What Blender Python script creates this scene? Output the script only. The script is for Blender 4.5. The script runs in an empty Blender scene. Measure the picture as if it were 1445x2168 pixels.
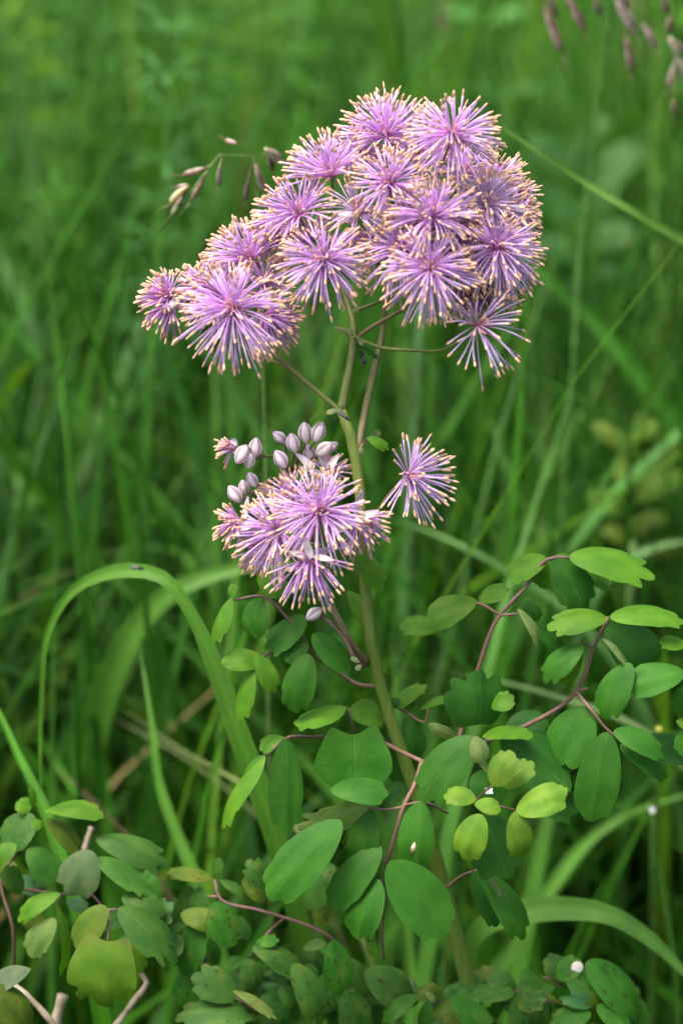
import bpy, math, random
import numpy as np
from mathutils import Vector, Matrix, noise

SC = bpy.context.scene
COL = SC.collection
random.seed(7)
RNG = np.random.default_rng(11)

# ------------------------------------------------------------------ camera
PITCH = math.radians(22.0)
FOCUS = 0.66
LENS, SENS = 60.0, 23.6
AIM = Vector((0.0, 0.0, 0.42))
FWD = Vector((0, math.cos(PITCH), -math.sin(PITCH)))
UP = Vector((0, math.sin(PITCH), math.cos(PITCH)))
RIGHT = Vector((1, 0, 0))
CAM = AIM - FWD * FOCUS
PW, PH = 1445.0, 2168.0
cd = bpy.data.cameras.new('camera')
cd.sensor_fit = 'VERTICAL'
cd.sensor_height = SENS
cd.sensor_width = SENS * PW / PH
cd.lens = LENS
cd.clip_start = 0.02
cd.clip_end = 900
cd.dof.use_dof = True
cd.dof.focus_distance = FOCUS
cd.dof.aperture_fstop = 5.0
co = bpy.data.objects.new('camera', cd)
COL.objects.link(co)
co.location = CAM
co.rotation_euler = (math.radians(90) - PITCH, 0, 0)
SC.camera = co

# ------------------------------------------------------------------ sky, sun, exposure
SUN_EL, SUN_AZ = math.radians(68), math.radians(-120)     # azimuth clockwise from +Y
w = bpy.data.worlds.new('World')
SC.world = w
w.use_nodes = True
nt = w.node_tree
bg = nt.nodes['Background']
sky = nt.nodes.new('ShaderNodeTexSky')
sky.sky_type = 'NISHITA'
sky.sun_disc = False
sky.sun_elevation = SUN_EL
sky.sun_rotation = SUN_AZ
sky.air_density = 1.0
sky.dust_density = 7.0
sky.ozone_density = 0.4
nt.links.new(sky.outputs[0], bg.inputs[0])
bg.inputs[1].default_value = 0.13
sl = bpy.data.lights.new('sun', 'SUN')
sl.energy = 1.5
sl.angle = math.radians(25)
sl.color = (1.0, 0.96, 0.9)
so = bpy.data.objects.new('sun', sl)
COL.objects.link(so)
sdir = Vector((math.sin(SUN_AZ) * math.cos(SUN_EL), math.cos(SUN_AZ) * math.cos(SUN_EL), math.sin(SUN_EL)))
so.rotation_euler = (-sdir).to_track_quat('-Z', 'Y').to_euler()
so.location = (0, 0, 5)
SC.view_settings.view_transform = 'Standard'
SC.view_settings.look = 'None'
SC.view_settings.exposure = 1.28
SC.view_settings.gamma = 1.0
SC.render.engine = 'CYCLES'
SC.cycles.max_bounces = 6
SC.cycles.diffuse_bounces = 3
SC.cycles.glossy_bounces = 2
SC.cycles.transmission_bounces = 4
SC.cycles.use_denoising = True
SC.cycles.use_adaptive_sampling = True
SC.cycles.adaptive_threshold = 0.03
SC.cycles.debug_use_spatial_splits = True
SC.cycles.caustics_reflective = False
SC.cycles.caustics_refractive = False

# ------------------------------------------------------------------ pixel -> point
PXM = FOCUS * SENS / LENS / PH          # metres per photo pixel at the focus distance


def at(x, y, d=0.0):
    """Point seen at photo pixel x, y; d = metres behind the plant, which leans a little less than the focal plane."""
    sx = (x - PW / 2) / PH * SENS / LENS
    sy = (PH / 2 - y) / PH * SENS / LENS
    t = FOCUS + d + 0.03 * (y - PH / 2) / PH
    return CAM + (FWD + RIGHT * sx + UP * sy) * t


# ------------------------------------------------------------------ objects
def tag(o, label=None, cat=None, group=None, kind=None):
    if label: o['label'] = label
    if cat: o['category'] = cat
    if group: o['group'] = group
    if kind: o['kind'] = kind
    return o


def mesh_obj(name, verts, faces, mat, parent=None, uvs=None, cols=None, smooth=True, mats=None, fmat=None):
    me = bpy.data.meshes.new(name)
    me.from_pydata([tuple(v) for v in verts], [], faces)
    if uvs is not None:
        uv = me.uv_layers.new(name='UVMap')
        idx = np.zeros(len(me.loops), dtype=np.int32)
        me.loops.foreach_get('vertex_index', idx)
        uv.data.foreach_set('uv', np.asarray(uvs, dtype=np.float32)[idx].ravel())
    if cols is not None:
        ca = me.color_attributes.new('Col', 'FLOAT_COLOR', 'POINT')
        c = np.ones((len(verts), 4), dtype=np.float32)
        c[:, :3] = np.asarray(cols, dtype=np.float32)
        ca.data.foreach_set('color', c.ravel())
    if smooth:
        me.polygons.foreach_set('use_smooth', [True] * len(me.polygons))
    for m in (mats or [mat]):
        me.materials.append(m)
    if fmat is not None:
        me.polygons.foreach_set('material_index', fmat)
    me.update()
    o = bpy.data.objects.new(name, me)
    COL.objects.link(o)
    if parent is not None:
        o.parent = parent
        if parent.type == 'EMPTY':
            o.matrix_parent_inverse = Matrix.Translation(-Vector(parent.location))
    return o


def empty(name, loc):
    o = bpy.data.objects.new(name, None)
    o.empty_display_size = 0.02
    COL.objects.link(o)
    o.location = loc
    return o


def catmull(pts, n):
    """Resample a polyline of tuples (vectors with any extra numbers behind) as a Catmull-Rom curve of n+1 points."""
    P = np.array(pts, dtype=float)
    if len(P) == 2:
        t = np.linspace(0, 1, n + 1)[:, None]
        return P[0] * (1 - t) + P[1] * t
    seg = np.maximum(np.linalg.norm(np.diff(P[:, :3], axis=0), axis=1), 1e-9)
    cum = np.concatenate([[0], np.cumsum(seg)])
    D = np.diff(P, axis=0) / seg[:, None]
    T = np.empty_like(P)                      # chord-length tangents: no overshoot where spacing changes
    T[0], T[-1] = D[0], D[-1]
    T[1:-1] = (D[:-1] * seg[1:, None] + D[1:] * seg[:-1, None]) / (seg[:-1] + seg[1:])[:, None]
    out = []
    for s in np.linspace(0, cum[-1], n + 1):
        i = min(int(np.searchsorted(cum, s, side='right')) - 1, len(P) - 2)
        h = seg[i]
        t = (s - cum[i]) / h
        out.append((2 * t ** 3 - 3 * t * t + 1) * P[i] + (t ** 3 - 2 * t * t + t) * h * T[i] + (3 * t * t - 2 * t ** 3) * P[i + 1] + (t ** 3 - t * t) * h * T[i + 1])
    return np.array(out)


class MB:
    """Collects vertices, faces, colours, material indices of one mesh."""
    def __init__(s):
        s.v, s.f, s.c, s.m = [], [], [], []

    def tube(s, pts, rad, cols=(1, 1, 1), sides=6, mi=0, flat=1.0, cap=True):
        pts = [Vector(p[:3]) for p in pts]
        n = len(pts)
        if not hasattr(rad, '__len__'): rad = [rad] * n
        if not hasattr(cols[0], '__len__'): cols = [cols] * n
        ref = None
        b0 = len(s.v)
        for i, p in enumerate(pts):
            t = (pts[min(i + 1, n - 1)] - pts[max(i - 1, 0)])
            if t.length < 1e-9: t = Vector((0, 0, 1))
            t.normalize()
            if ref is None:
                ref = t.orthogonal().normalized()
            ref = (ref - t * ref.dot(t)).normalized()
            bi = t.cross(ref)
            for k in range(sides):
                a = 2 * math.pi * k / sides
                s.v.append(p + ref * (math.cos(a) * rad[i]) + bi * (math.sin(a) * rad[i] * flat))
                s.c.append(cols[i])
        for i in range(n - 1):
            for k in range(sides):
                a, b = b0 + i * sides + k, b0 + i * sides + (k + 1) % sides
                s.f.append((a, b, b + sides, a + sides)); s.m.append(mi)
        if cap:
            s.f.append(tuple(b0 + k for k in range(sides))[::-1]); s.m.append(mi)
            s.f.append(tuple(b0 + (n - 1) * sides + k for k in range(sides))); s.m.append(mi)

    def build(s, name, mat, parent=None, mats=None):
        return mesh_obj(name, s.v, s.f, mat, parent, cols=s.c, mats=mats, fmat=s.m if mats else None)


# ------------------------------------------------------------------ materials
def new_mat(name):
    m = bpy.data.materials.new(name)
    m.use_nodes = True
    t = m.node_tree
    for n in list(t.nodes):
        if n.type != 'OUTPUT_MATERIAL': t.nodes.remove(n)
    return m, t, t.nodes['Material Output']


def N(t, kind, **kw):
    n = t.nodes.new(kind)
    for k, v in kw.items(): setattr(n, k, v)
    return n


def math_(t, op, a, b=None, clamp=False):
    n = N(t, 'ShaderNodeMath', operation=op, use_clamp=clamp)
    for i, x in enumerate((a, b)):
        if x is None: continue
        if isinstance(x, (int, float)): n.inputs[i].default_value = x
        else: t.links.new(x, n.inputs[i])
    return n.outputs[0]


def mix_(t, fac, a, b, mode='MIX'):
    n = N(t, 'ShaderNodeMix', data_type='RGBA', blend_type=mode)
    for i, x in ((0, fac), (6, a), (7, b)):
        if isinstance(x, (int, float)): n.inputs[i].default_value = x
        elif isinstance(x, tuple): n.inputs[i].default_value = (*x, 1) if len(x) == 3 else x
        else: t.links.new(x, n.inputs[i])
    return n.outputs[2]


def ramp_(t, v, lo, hi):
    n = N(t, 'ShaderNodeMapRange', interpolation_type='SMOOTHSTEP')
    t.links.new(v, n.inputs[0])
    n.inputs[1].default_value, n.inputs[2].default_value = lo, hi
    return n.outputs[0]


def leafy_shader(t, out, col, rough=0.5, spec=0.35, trans=0.3, tint=(1.15, 1.25, 0.45), bump=None):
    p = N(t, 'ShaderNodeBsdfPrincipled')
    t.links.new(col, p.inputs['Base Color'])
    p.inputs['Roughness'].default_value = rough
    p.inputs['Specular IOR Level'].default_value = spec
    tr = N(t, 'ShaderNodeBsdfTranslucent')
    t.links.new(mix_(t, 1.0, col, tint, 'MULTIPLY'), tr.inputs[0])
    mx = N(t, 'ShaderNodeMixShader')
    mx.inputs[0].default_value = trans
    t.links.new(p.outputs[0], mx.inputs[1]); t.links.new(tr.outputs[0], mx.inputs[2])
    t.links.new(mx.outputs[0], out.inputs[0])
    if bump is not None:
        b = N(t, 'ShaderNodeBump')
        b.inputs['Strength'].default_value = 0.35
        b.inputs['Distance'].default_value = 0.0006
        t.links.new(bump, b.inputs['Height'])
        t.links.new(b.outputs[0], p.inputs['Normal'])


def make_leaf_mat():
    m, t, out = new_mat('meadow_rue_leaf')
    oi = N(t, 'ShaderNodeObjectInfo')
    uv = N(t, 'ShaderNodeUVMap')
    sep = N(t, 'ShaderNodeSeparateXYZ'); t.links.new(uv.outputs[0], sep.inputs[0])
    X = math_(t, 'ABSOLUTE', math_(t, 'SUBTRACT', sep.outputs[0], 0.5))      # 0 midrib .. 0.5 margin
    Y = sep.outputs[1]
    off = N(t, 'ShaderNodeVectorMath', operation='ADD'); t.links.new(uv.outputs[0], off.inputs[0])
    sc = math_(t, 'MULTIPLY', oi.outputs['Random'], 37.0)
    cb = N(t, 'ShaderNodeCombineXYZ'); t.links.new(sc, cb.inputs[0]); t.links.new(sc, cb.inputs[1])
    t.links.new(cb.outputs[0], off.inputs[1])
    uvo = off.outputs[0]
    n1 = N(t, 'ShaderNodeTexNoise'); t.links.new(uvo, n1.inputs['Vector']); n1.inputs['Scale'].default_value = 2.3; n1.inputs['Detail'].default_value = 5
    n2 = N(t, 'ShaderNodeTexNoise'); t.links.new(uvo, n2.inputs['Vector']); n2.inputs['Scale'].default_value = 14; n2.inputs['Detail'].default_value = 4
    col = mix_(t, ramp_(t, n1.outputs[0], 0.3, 0.7), mix_(t, 1.0, oi.outputs['Color'], (0.72, 0.82, 0.80), 'MULTIPLY'),
               mix_(t, 1.0, oi.outputs['Color'], (1.3, 1.12, 1.15), 'MULTIPLY'))
    # veins running out from the base
    vv = math_(t, 'DIVIDE', X, math_(t, 'ADD', math_(t, 'MULTIPLY', Y, 0.55), 0.12))
    wav = math_(t, 'ABSOLUTE', math_(t, 'SINE', math_(t, 'ADD', math_(t, 'MULTIPLY', vv, 9.0), math_(t, 'MULTIPLY', Y, 1.6))))
    vein = math_(t, 'SUBTRACT', 1.0, ramp_(t, wav, 0.0, 0.14))
    mid = math_(t, 'SUBTRACT', 1.0, ramp_(t, X, 0.004, 0.018))
    vn = math_(t, 'MAXIMUM', math_(t, 'MULTIPLY', vein, 0.35), mid)
    col = mix_(t, math_(t, 'MULTIPLY', vn, math_(t, 'MULTIPLY', ramp_(t, n1.outputs[0], 0.35, 0.7), 0.24)), col, (0.20, 0.34, 0.10))
    # little pale specks on every leaf
    vo = N(t, 'ShaderNodeTexVoronoi'); t.links.new(uvo, vo.inputs['Vector']); vo.inputs['Scale'].default_value = 5.5
    pale = math_(t, 'MULTIPLY', math_(t, 'SUBTRACT', 1.0, ramp_(t, vo.outputs['Distance'], 0.03, 0.10)), ramp_(t, n1.outputs[0], 0.5, 0.62))
    col = mix_(t, math_(t, 'MULTIPLY', pale, 0.6), col, (0.33, 0.40, 0.08))
    # brown blotches and margins, amount in the object colour's alpha
    A = oi.outputs['Alpha']
    vo2 = N(t, 'ShaderNodeTexVoronoi'); t.links.new(uvo, vo2.inputs['Vector']); vo2.inputs['Scale'].default_value = 5.5
    vo2d = math_(t, 'ADD', vo2.outputs['Distance'], math_(t, 'MULTIPLY', n2.outputs[0], 0.35))
    blot = math_(t, 'MULTIPLY', math_(t, 'SUBTRACT', 1.0, ramp_(t, vo2d, 0.34, 0.42)), A)
    dc = math_(t, 'SQRT', math_(t, 'ADD', math_(t, 'MULTIPLY', X, X), math_(t, 'POWER', math_(t, 'SUBTRACT', Y, 0.5), 2.0)))
    marg = math_(t, 'MULTIPLY', ramp_(t, math_(t, 'ADD', dc, math_(t, 'MULTIPLY', n2.outputs[0], 0.10)), 0.53, 0.60),
                 math_(t, 'ADD', math_(t, 'MULTIPLY', A, 0.9), 0.10))
    big = math_(t, 'MULTIPLY', ramp_(t, n1.outputs[0], 0.55, 0.72), math_(t, 'MULTIPLY', A, 0.5))
    col = mix_(t, big, col, (0.20, 0.17, 0.03))
    col = mix_(t, marg, col, (0.16, 0.09, 0.035))
    col = mix_(t, math_(t, 'MULTIPLY', blot, 0.9, True), col, (0.035, 0.016, 0.010))
    hgt = math_(t, 'SUBTRACT', math_(t, 'MULTIPLY', n2.outputs[0], 0.5), math_(t, 'MULTIPLY', vn, 0.7))
    leafy_shader(t, out, col, rough=0.55, spec=0.22, trans=0.34, bump=hgt)
    return m


def make_attr_mat(name, rough=0.45, spec=0.35, trans=0.3, tint=(1.1, 1.2, 0.5), nscale=60.0, namp=0.25):
    m, t, out = new_mat(name)
    a = N(t, 'ShaderNodeAttribute', attribute_name='Col')
    tc = N(t, 'ShaderNodeTexCoord')
    n1 = N(t, 'ShaderNodeTexNoise'); t.links.new(tc.outputs['Object'], n1.inputs['Vector'])
    n1.inputs['Scale'].default_value = nscale; n1.inputs['Detail'].default_value = 4
    lo, hi = 1 - namp, 1 + namp
    col = mix_(t, 1.0, a.outputs['Color'], mix_(t, ramp_(t, n1.outputs[0], 0.3, 0.7), (lo, lo, lo), (hi, hi, hi)), 'MULTIPLY')
    leafy_shader(t, out, col, rough, spec, trans, tint, bump=None)
    return m


def make_stem_mat(name):
    m, t, out = new_mat(name)
    a = N(t, 'ShaderNodeAttribute', attribute_name='Col')
    tc = N(t, 'ShaderNodeTexCoord')
    mp = N(t, 'ShaderNodeMapping'); t.links.new(tc.outputs['Object'], mp.inputs[0])
    mp.inputs['Scale'].default_value = (900, 900, 60)
    n1 = N(t, 'ShaderNodeTexNoise'); t.links.new(mp.outputs[0], n1.inputs['Vector']); n1.inputs['Scale'].default_value = 1.0
    n2 = N(t, 'ShaderNodeTexNoise'); t.links.new(tc.outputs['Object'], n2.inputs['Vector']); n2.inputs['Scale'].default_value = 120
    n2.inputs['Detail'].default_value = 5
    col = mix_(t, math_(t, 'MULTIPLY', ramp_(t, n2.outputs[0], 0.6, 0.78), 0.5), a.outputs['Color'], (0.20, 0.11, 0.08))
    col = mix_(t, 1.0, col, mix_(t, n1.outputs[0], (0.65, 0.65, 0.65), (1.3, 1.3, 1.3)), 'MULTIPLY')
    leafy_shader(t, out, col, 0.5, 0.35, 0.06, bump=n1.outputs[0])
    return m


def make_plain_mat(name, c1, c2, scale=200.0, rough=0.6, spec=0.3):
    m, t, out = new_mat(name)
    tc = N(t, 'ShaderNodeTexCoord')
    n1 = N(t, 'ShaderNodeTexNoise'); t.links.new(tc.outputs['Object'], n1.inputs['Vector'])
    n1.inputs['Scale'].default_value = scale; n1.inputs['Detail'].default_value = 6
    col = mix_(t, ramp_(t, n1.outputs[0], 0.35, 0.65), c1, c2)
    p = N(t, 'ShaderNodeBsdfPrincipled')
    t.links.new(col, p.inputs['Base Color'])
    p.inputs['Roughness'].default_value = rough
    p.inputs['Specular IOR Level'].default_value = spec
    b = N(t, 'ShaderNodeBump'); b.inputs['Strength'].default_value = 0.4; b.inputs['Distance'].default_value = 0.001
    t.links.new(n1.outputs[0], b.inputs['Height']); t.links.new(b.outputs[0], p.inputs['Normal'])
    t.links.new(p.outputs[0], out.inputs[0])
    return m


M_LEAF = make_leaf_mat()
M_GRASS = make_attr_mat('grass_blade', 0.5, 0.2, 0.3, nscale=35)
M_STAMEN = make_attr_mat('stamen', 0.55, 0.25, 0.5, (1.05, 0.95, 1.05), 300, 0.08)
M_ANTHER = make_plain_mat('anther', (0.52, 0.31, 0.21), (0.68, 0.46, 0.31), 500, 0.7)
M_PETAL = make_attr_mat('sepal', 0.5, 0.3, 0.3, (1, 1, 1), 400, 0.18)
M_STEM = make_stem_mat('stem_skin')
M_HUSK = make_attr_mat('husk', 0.5, 0.3, 0.2, (1.1, 1.0, 0.8), 350, 0.35)
M_DRY = make_plain_mat('dry_stalk', (0.20, 0.16, 0.11), (0.40, 0.34, 0.26), 160, 0.8)
M_BLACK = make_plain_mat('insect_shell', (0.008, 0.008, 0.008), (0.022, 0.02, 0.02), 800, 0.35, 0.5)
M_SHELL = make_plain_mat('snail_shell', (0.42, 0.38, 0.32), (0.72, 0.70, 0.66), 260, 0.4, 0.5)
M_SOIL = make_plain_mat('soil', (0.018, 0.020, 0.008), (0.045, 0.050, 0.018), 30, 0.95, 0.1)

# ------------------------------------------------------------------ ground
def build_ground():
    n = 60
    xs = np.concatenate([-np.geomspace(300, 0.5, n // 2), np.geomspace(0.5, 300, n // 2)])
    V, F = [], []
    for j, y in enumerate(xs):
        for i, x in enumerate(xs):
            V.append((x, y, 0.012 * noise.noise(Vector((x * 3, y * 3, 0))) - 0.012))
    k = len(xs)
    for j in range(k - 1):
        for i in range(k - 1):
            a = j * k + i
            F.append((a, a + 1, a + k + 1, a + k))
    o = mesh_obj('ground', V, F, M_SOIL)
    tag(o, kind='structure')


build_ground()

# ------------------------------------------------------------------ meadow mass
CAMN, FN, UN = np.array(CAM), np.array(FWD), np.array(UP)


def screen(P):
    """photo pixel and depth of an array of points"""
    q = P - CAMN
    t = q @ FN
    ts = np.maximum(t, 1e-3)
    sx = q[..., 0] / ts
    sy = (q @ UN) / ts
    return PW / 2 + sx * PH * LENS / SENS, PH / 2 - sy * PH * LENS / SENS, t


GREENS = np.array([(0.055, 0.175, 0.014), (0.068, 0.205, 0.015), (0.042, 0.155, 0.017), (0.080, 0.215, 0.030),
                   (0.105, 0.220, 0.014), (0.036, 0.130, 0.012), (0.070, 0.190, 0.042)])


def blades(base, h, wd, az, lean, droop, col, segs=6):
    """Arrays of blades -> vertices (n, segs+1, 2, 3) as curved tapering strips."""
    n = len(h)
    s = np.linspace(0, 1, segs + 1)[None, :]
    hx = (lean * h)[:, None] * s ** 2.2
    z = h[:, None] * (s - droop[:, None] * s ** 3.2)
    d = np.stack([np.cos(az), np.sin(az)], 1)
    c = np.zeros((n, segs + 1, 3))
    c[..., 0] = base[:, 0:1] + hx * d[:, 0:1]
    c[..., 1] = base[:, 1:2] + hx * d[:, 1:2]
    c[..., 2] = np.maximum(base[:, 2:3] + z, 0.004)
    tw = RNG.uniform(-0.9, 0.9, (n, 1)) * s + RNG.normal(0, 0.5, (n, 1))
    sx = -np.sin(az)[:, None] * np.cos(tw) + np.cos(az)[:, None] * np.sin(tw) * 0.6
    sy = np.cos(az)[:, None] * np.cos(tw) + np.sin(az)[:, None] * np.sin(tw) * 0.6
    wv = wd[:, None] * (np.minimum(1, 0.55 + 2.0 * s) * (1 - s ** 2.6) + 0.02) * 0.5
    side = np.stack([sx * wv, sy * wv, 0.35 * np.sin(tw) * wv], -1)
    return np.stack([c - side, c + side], 2), c


def strips_mesh(name, V, cols, mat):
    n, k = V.shape[0], V.shape[1]
    nv = n * k * 2
    me = bpy.data.meshes.new(name)
    me.vertices.add(nv)
    me.vertices.foreach_set('co', V.reshape(-1).astype(np.float32))
    i = np.arange(n)[:, None] * k * 2 + np.arange(k - 1)[None, :] * 2
    q = np.stack([i, i + 1, i + 3, i + 2], -1).reshape(-1, 4)
    me.loops.add(q.size)
    me.loops.foreach_set('vertex_index', q.reshape(-1).astype(np.int32))
    me.polygons.add(len(q))
    me.polygons.foreach_set('loop_start', (np.arange(len(q)) * 4).astype(np.int32))
    me.polygons.foreach_set('use_smooth', np.ones(len(q), dtype=bool))
    ca = me.color_attributes.new('Col', 'FLOAT_COLOR', 'POINT')
    c = np.ones((n, k * 2, 4), dtype=np.float32)
    c[..., :3] = cols[:, None, :]
    ca.data.foreach_set('color', c.reshape(-1))
    me.materials.append(mat)
    me.update(calc_edges=True)
    me.validate()
    o = bpy.data.objects.new(name, me)
    COL.objects.link(o)
    return o


def clear_of_plant(c, gap=0.06):
    """True for a blade that nowhere comes in front of, or into, the plant as the photo shows it."""
    x, y, t = screen(c)
    lim = FOCUS + 0.03 * (y - PH / 2) / PH + (gap if np.isscalar(gap) else gap[:, None])
    bad = (x > -500) & (x < PW + 500) & (y > -300) & (y < PH + 200) & (t < lim)
    return ~bad.any(axis=1)


def meadow():
    allV, allC = [], []

    def patch(n, xr, yr, hr, wr, lean, clump=0.025, per=14, tint=(1, 1, 1)):
        nc = max(1, n // per)
        yc = RNG.uniform(yr[0], yr[1], nc)
        xc = RNG.uniform(-1, 1, nc) * (xr[0] + (xr[1] - xr[0]) * (yc - yr[0]) / (yr[1] - yr[0]))
        cid = RNG.integers(0, nc, n)
        base = np.stack([xc[cid] + RNG.normal(0, clump, n), yc[cid] + RNG.normal(0, clump, n), np.zeros(n) - 0.01], 1)
        ch = RNG.uniform(0.8, 1.15, nc)[cid]
        h = RNG.uniform(hr[0], hr[1], n) * ch
        wd = RNG.uniform(wr[0], wr[1], n) * np.where(RNG.random(n) < 0.12, 1.7, 1.0)
        az = RNG.uniform(0, 2 * np.pi, n)
        ln = np.abs(RNG.normal(lean, 0.25, n))
        dr = RNG.uniform(0.0, 0.35, n) * np.minimum(ln * 1.5, 1)
        cg = RNG.integers(0, len(GREENS), nc)[cid]
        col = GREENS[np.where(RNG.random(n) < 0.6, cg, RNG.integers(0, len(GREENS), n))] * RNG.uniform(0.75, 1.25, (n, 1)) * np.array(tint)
        dry = RNG.random(n) < 0.012
        col[dry] = np.array((0.26, 0.22, 0.09)) * RNG.uniform(0.7, 1.2, (dry.sum(), 1))
        V, c = blades(base, h, wd, az, ln, dr, col)
        ok = clear_of_plant(c, 0.07 + 0.22 * RNG.random(n) ** 0.7)
        allV.append(V[ok]); allC.append(col[ok])

    patch(15000, (0.40, 0.55), (0.06, 0.50), (0.22, 0.49), (0.003, 0.0075), 0.34, tint=(.62, .74, .6))  # near grass: shade between the blades painted in as a darker tint
    patch(11000, (0.5, 0.7), (0.40, 0.95), (0.24, 0.50), (0.0028, 0.007), 0.28)
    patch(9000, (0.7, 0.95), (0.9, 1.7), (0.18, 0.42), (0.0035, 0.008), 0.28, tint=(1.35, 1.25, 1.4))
    patch(1300, (0.5, 0.9), (0.40, 1.8), (0.45, 0.66), (0.0022, 0.0042), 0.14, tint=(1.2, 1.15, 1.1))           # tall upright culms
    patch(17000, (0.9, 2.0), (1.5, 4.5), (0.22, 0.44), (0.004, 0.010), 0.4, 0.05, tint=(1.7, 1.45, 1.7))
    patch(9000, (2.2, 6.0), (4.4, 14), (0.3, 0.55), (0.010, 0.022), 0.4, 0.12)
    patch(4000, (9, 30), (13, 60), (0.35, 0.6), (0.03, 0.07), 0.4, 0.4)
    patch(9000, (1.6, 1.6), (-2.6, 0.1), (0.2, 0.5), (0.004, 0.009), 0.4)             # cropped grass on the camera's side
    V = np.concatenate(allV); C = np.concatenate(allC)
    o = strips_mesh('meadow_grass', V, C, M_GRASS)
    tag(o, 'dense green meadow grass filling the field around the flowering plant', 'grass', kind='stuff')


meadow()


def herbs():
    """Leafy herb stems with whorls of small leaves that read only as a soft green texture among the grass."""
    V, F, Cc = [], [], []

    def leaf(p, d, up, L, W, c):
        s = d.cross(up)
        if s.length < 1e-6: return
        s.normalize()
        b = len(V)
        V.extend([p, p + d * L * 0.5 + s * W * 0.5 + up * L * 0.06, p + d * L - up * L * 0.08, p + d * L * 0.5 - s * W * 0.5 + up * L * 0.06])
        Cc.extend([c] * 4)
        F.append((b, b + 1, b + 2, b + 3))
    rnd = random.Random(5)
    spots = []
    for _ in range(300):
        y = rnd.uniform(0.32, 2.6)
        x = rnd.uniform(-0.75, 0.25) * (0.45 + 0.55 * y)
        spots.append((x, y, rnd.uniform(0.34, 0.56) - 0.06 * y, rnd.choice((0, 0, 1))))
    for _ in range(170):
        y = rnd.uniform(0.40, 2.2)
        x = rnd.uniform(0.1, 0.7) * (0.45 + 0.55 * y)
        spots.append((x, y, rnd.uniform(0.30, 0.50) - 0.05 * y, 2))
    for _ in range(80):
        y = rnd.uniform(0.36, 0.95)
        x = rnd.uniform(-0.24, 0.03) * (0.6 + 0.7 * y)
        spots.append((x, y, rnd.uniform(0.36, 0.54), rnd.choice((0, 1, 1))))
    for x, y, h, kind in spots:
        p = Vector((x, y, 0))
        lean = Vector((rnd.uniform(-.2, .2), rnd.uniform(-.15, .2), 0))
        top = p + Vector((lean.x * h, lean.y * h, h))
        pts = np.array([[p.lerp(top, 0.5)]])
        px, py, t = screen(np.array([[top]]))
        if -500 < px[0, 0] < PW + 500 and t[0, 0] < FOCUS + 0.26: continue
        g = GREENS[rnd.randrange(len(GREENS))] * rnd.uniform(1.0, 1.5)
        if kind == 1: g = g * np.array((1.1, 1.1, 1.3))
        c = tuple(g)
        b = len(V)
        for q, r in ((p, 0.0011), (top, 0.0005)):
            for k in range(3):
                V.append(q + Vector((math.cos(k * 2.09) * r, math.sin(k * 2.09) * r, 0))); Cc.append(c)
        for k in range(3):
            F.append((b + k, b + (k + 1) % 3, b + 3 + (k + 1) % 3, b + 3 + k))
        nw = int(h / (0.016 if kind < 2 else 0.03))
        for i in range(2, nw):
            q = p.lerp(top, i / nw)
            m = 7 if kind == 0 else (9 if kind == 1 else 3)
            a0 = rnd.uniform(0, 6.28)
            for k in range(m):
                a = a0 + k * 6.283 / m + rnd.uniform(-.2, .2)
                e = rnd.uniform(0.0, 0.7)
                d = Vector((math.cos(a) * math.cos(e), math.sin(a) * math.cos(e), math.sin(e)))
                up = Vector((0, 0, 1)) - d * d.z
                up.normalize()
                if kind == 0: leaf(q, d, up, rnd.uniform(.009, .016), rnd.uniform(.0022, .0035), c)
                elif kind == 1: leaf(q, d, up, rnd.uniform(.015, .026), rnd.uniform(.002, .003), c)
                else: leaf(q, d, up, rnd.uniform(.022, .04), rnd.uniform(.014, .024), c)
    o = mesh_obj('undergrowth', V, F, M_GRASS, cols=Cc)
    tag(o, 'small leafy herbs mixed into the blurred meadow grass', 'undergrowth', kind='stuff')


herbs()


# ------------------------------------------------------------------ single grass blades
def blade_obj(name, pts, wpx, col, parent=None, face=0.35, tip_end=True, n=22, fold=0.25):
    """One grass blade through pixel points (x, y, d[, width factor]); width wpx photo pixels, a shallow V in section.
    face: 0 = side-on to the camera's line, 1 = flat towards it."""
    P = [(*at(p[0], p[1], p[2]), p[3] if len(p) > 3 else 1.0) for p in pts]
    return blade_world(name, P, wpx * PXM * (FOCUS + pts[0][2]) / FOCUS, col, parent, tip_end, n, fold)


def blade_world(name, P, wd, col, parent=None, tip_end=True, n=22, fold=0.25, roll=0.0):
    C = catmull(P, n)
    V, F, Cc, U = [], [], [], []
    for i in range(n + 1):
        p = Vector(C[i, :3])
        t = Vector(C[min(i + 1, n), :3] - C[max(i - 1, 0), :3]).normalized()
        view = (CAM - p).normalized()
        s = t.cross(view + Vector((0, 0, 0.25)))
        s.normalize()
        nn = s.cross(t).normalized()
        if roll:
            s, nn = s * math.cos(roll) + nn * math.sin(roll), nn * math.cos(roll) - s * math.sin(roll)
        u = i / n
        ww = wd * 0.5 * C[i, 3]
        if tip_end: ww *= max(0.03, min(1.0, (1 - u) * 4.0) ** 0.6)
        for k in (-1, -0.5, 0, 0.5, 1):
            V.append(p + s * (ww * k) + nn * (ww * fold * (abs(k) - 0.5)))
            f = 1.0 + (0.16 if k == 0 else (-0.05 if abs(k) == 0.5 else 0.03))
            Cc.append((col[0] * f, col[1] * f, col[2] * f))
    for i in range(n):
        for k in range(4):
            a = i * 5 + k
            F.append((a, a + 1, a + 6, a + 5))
    return mesh_obj(name, V, F, M_GRASS, parent, cols=Cc)


def to_ground(pts, dx=0.0):
    """Extra point that roots a traced line (its first pixel point) in the ground."""
    p = at(*pts[0][:3])
    return p


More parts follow.
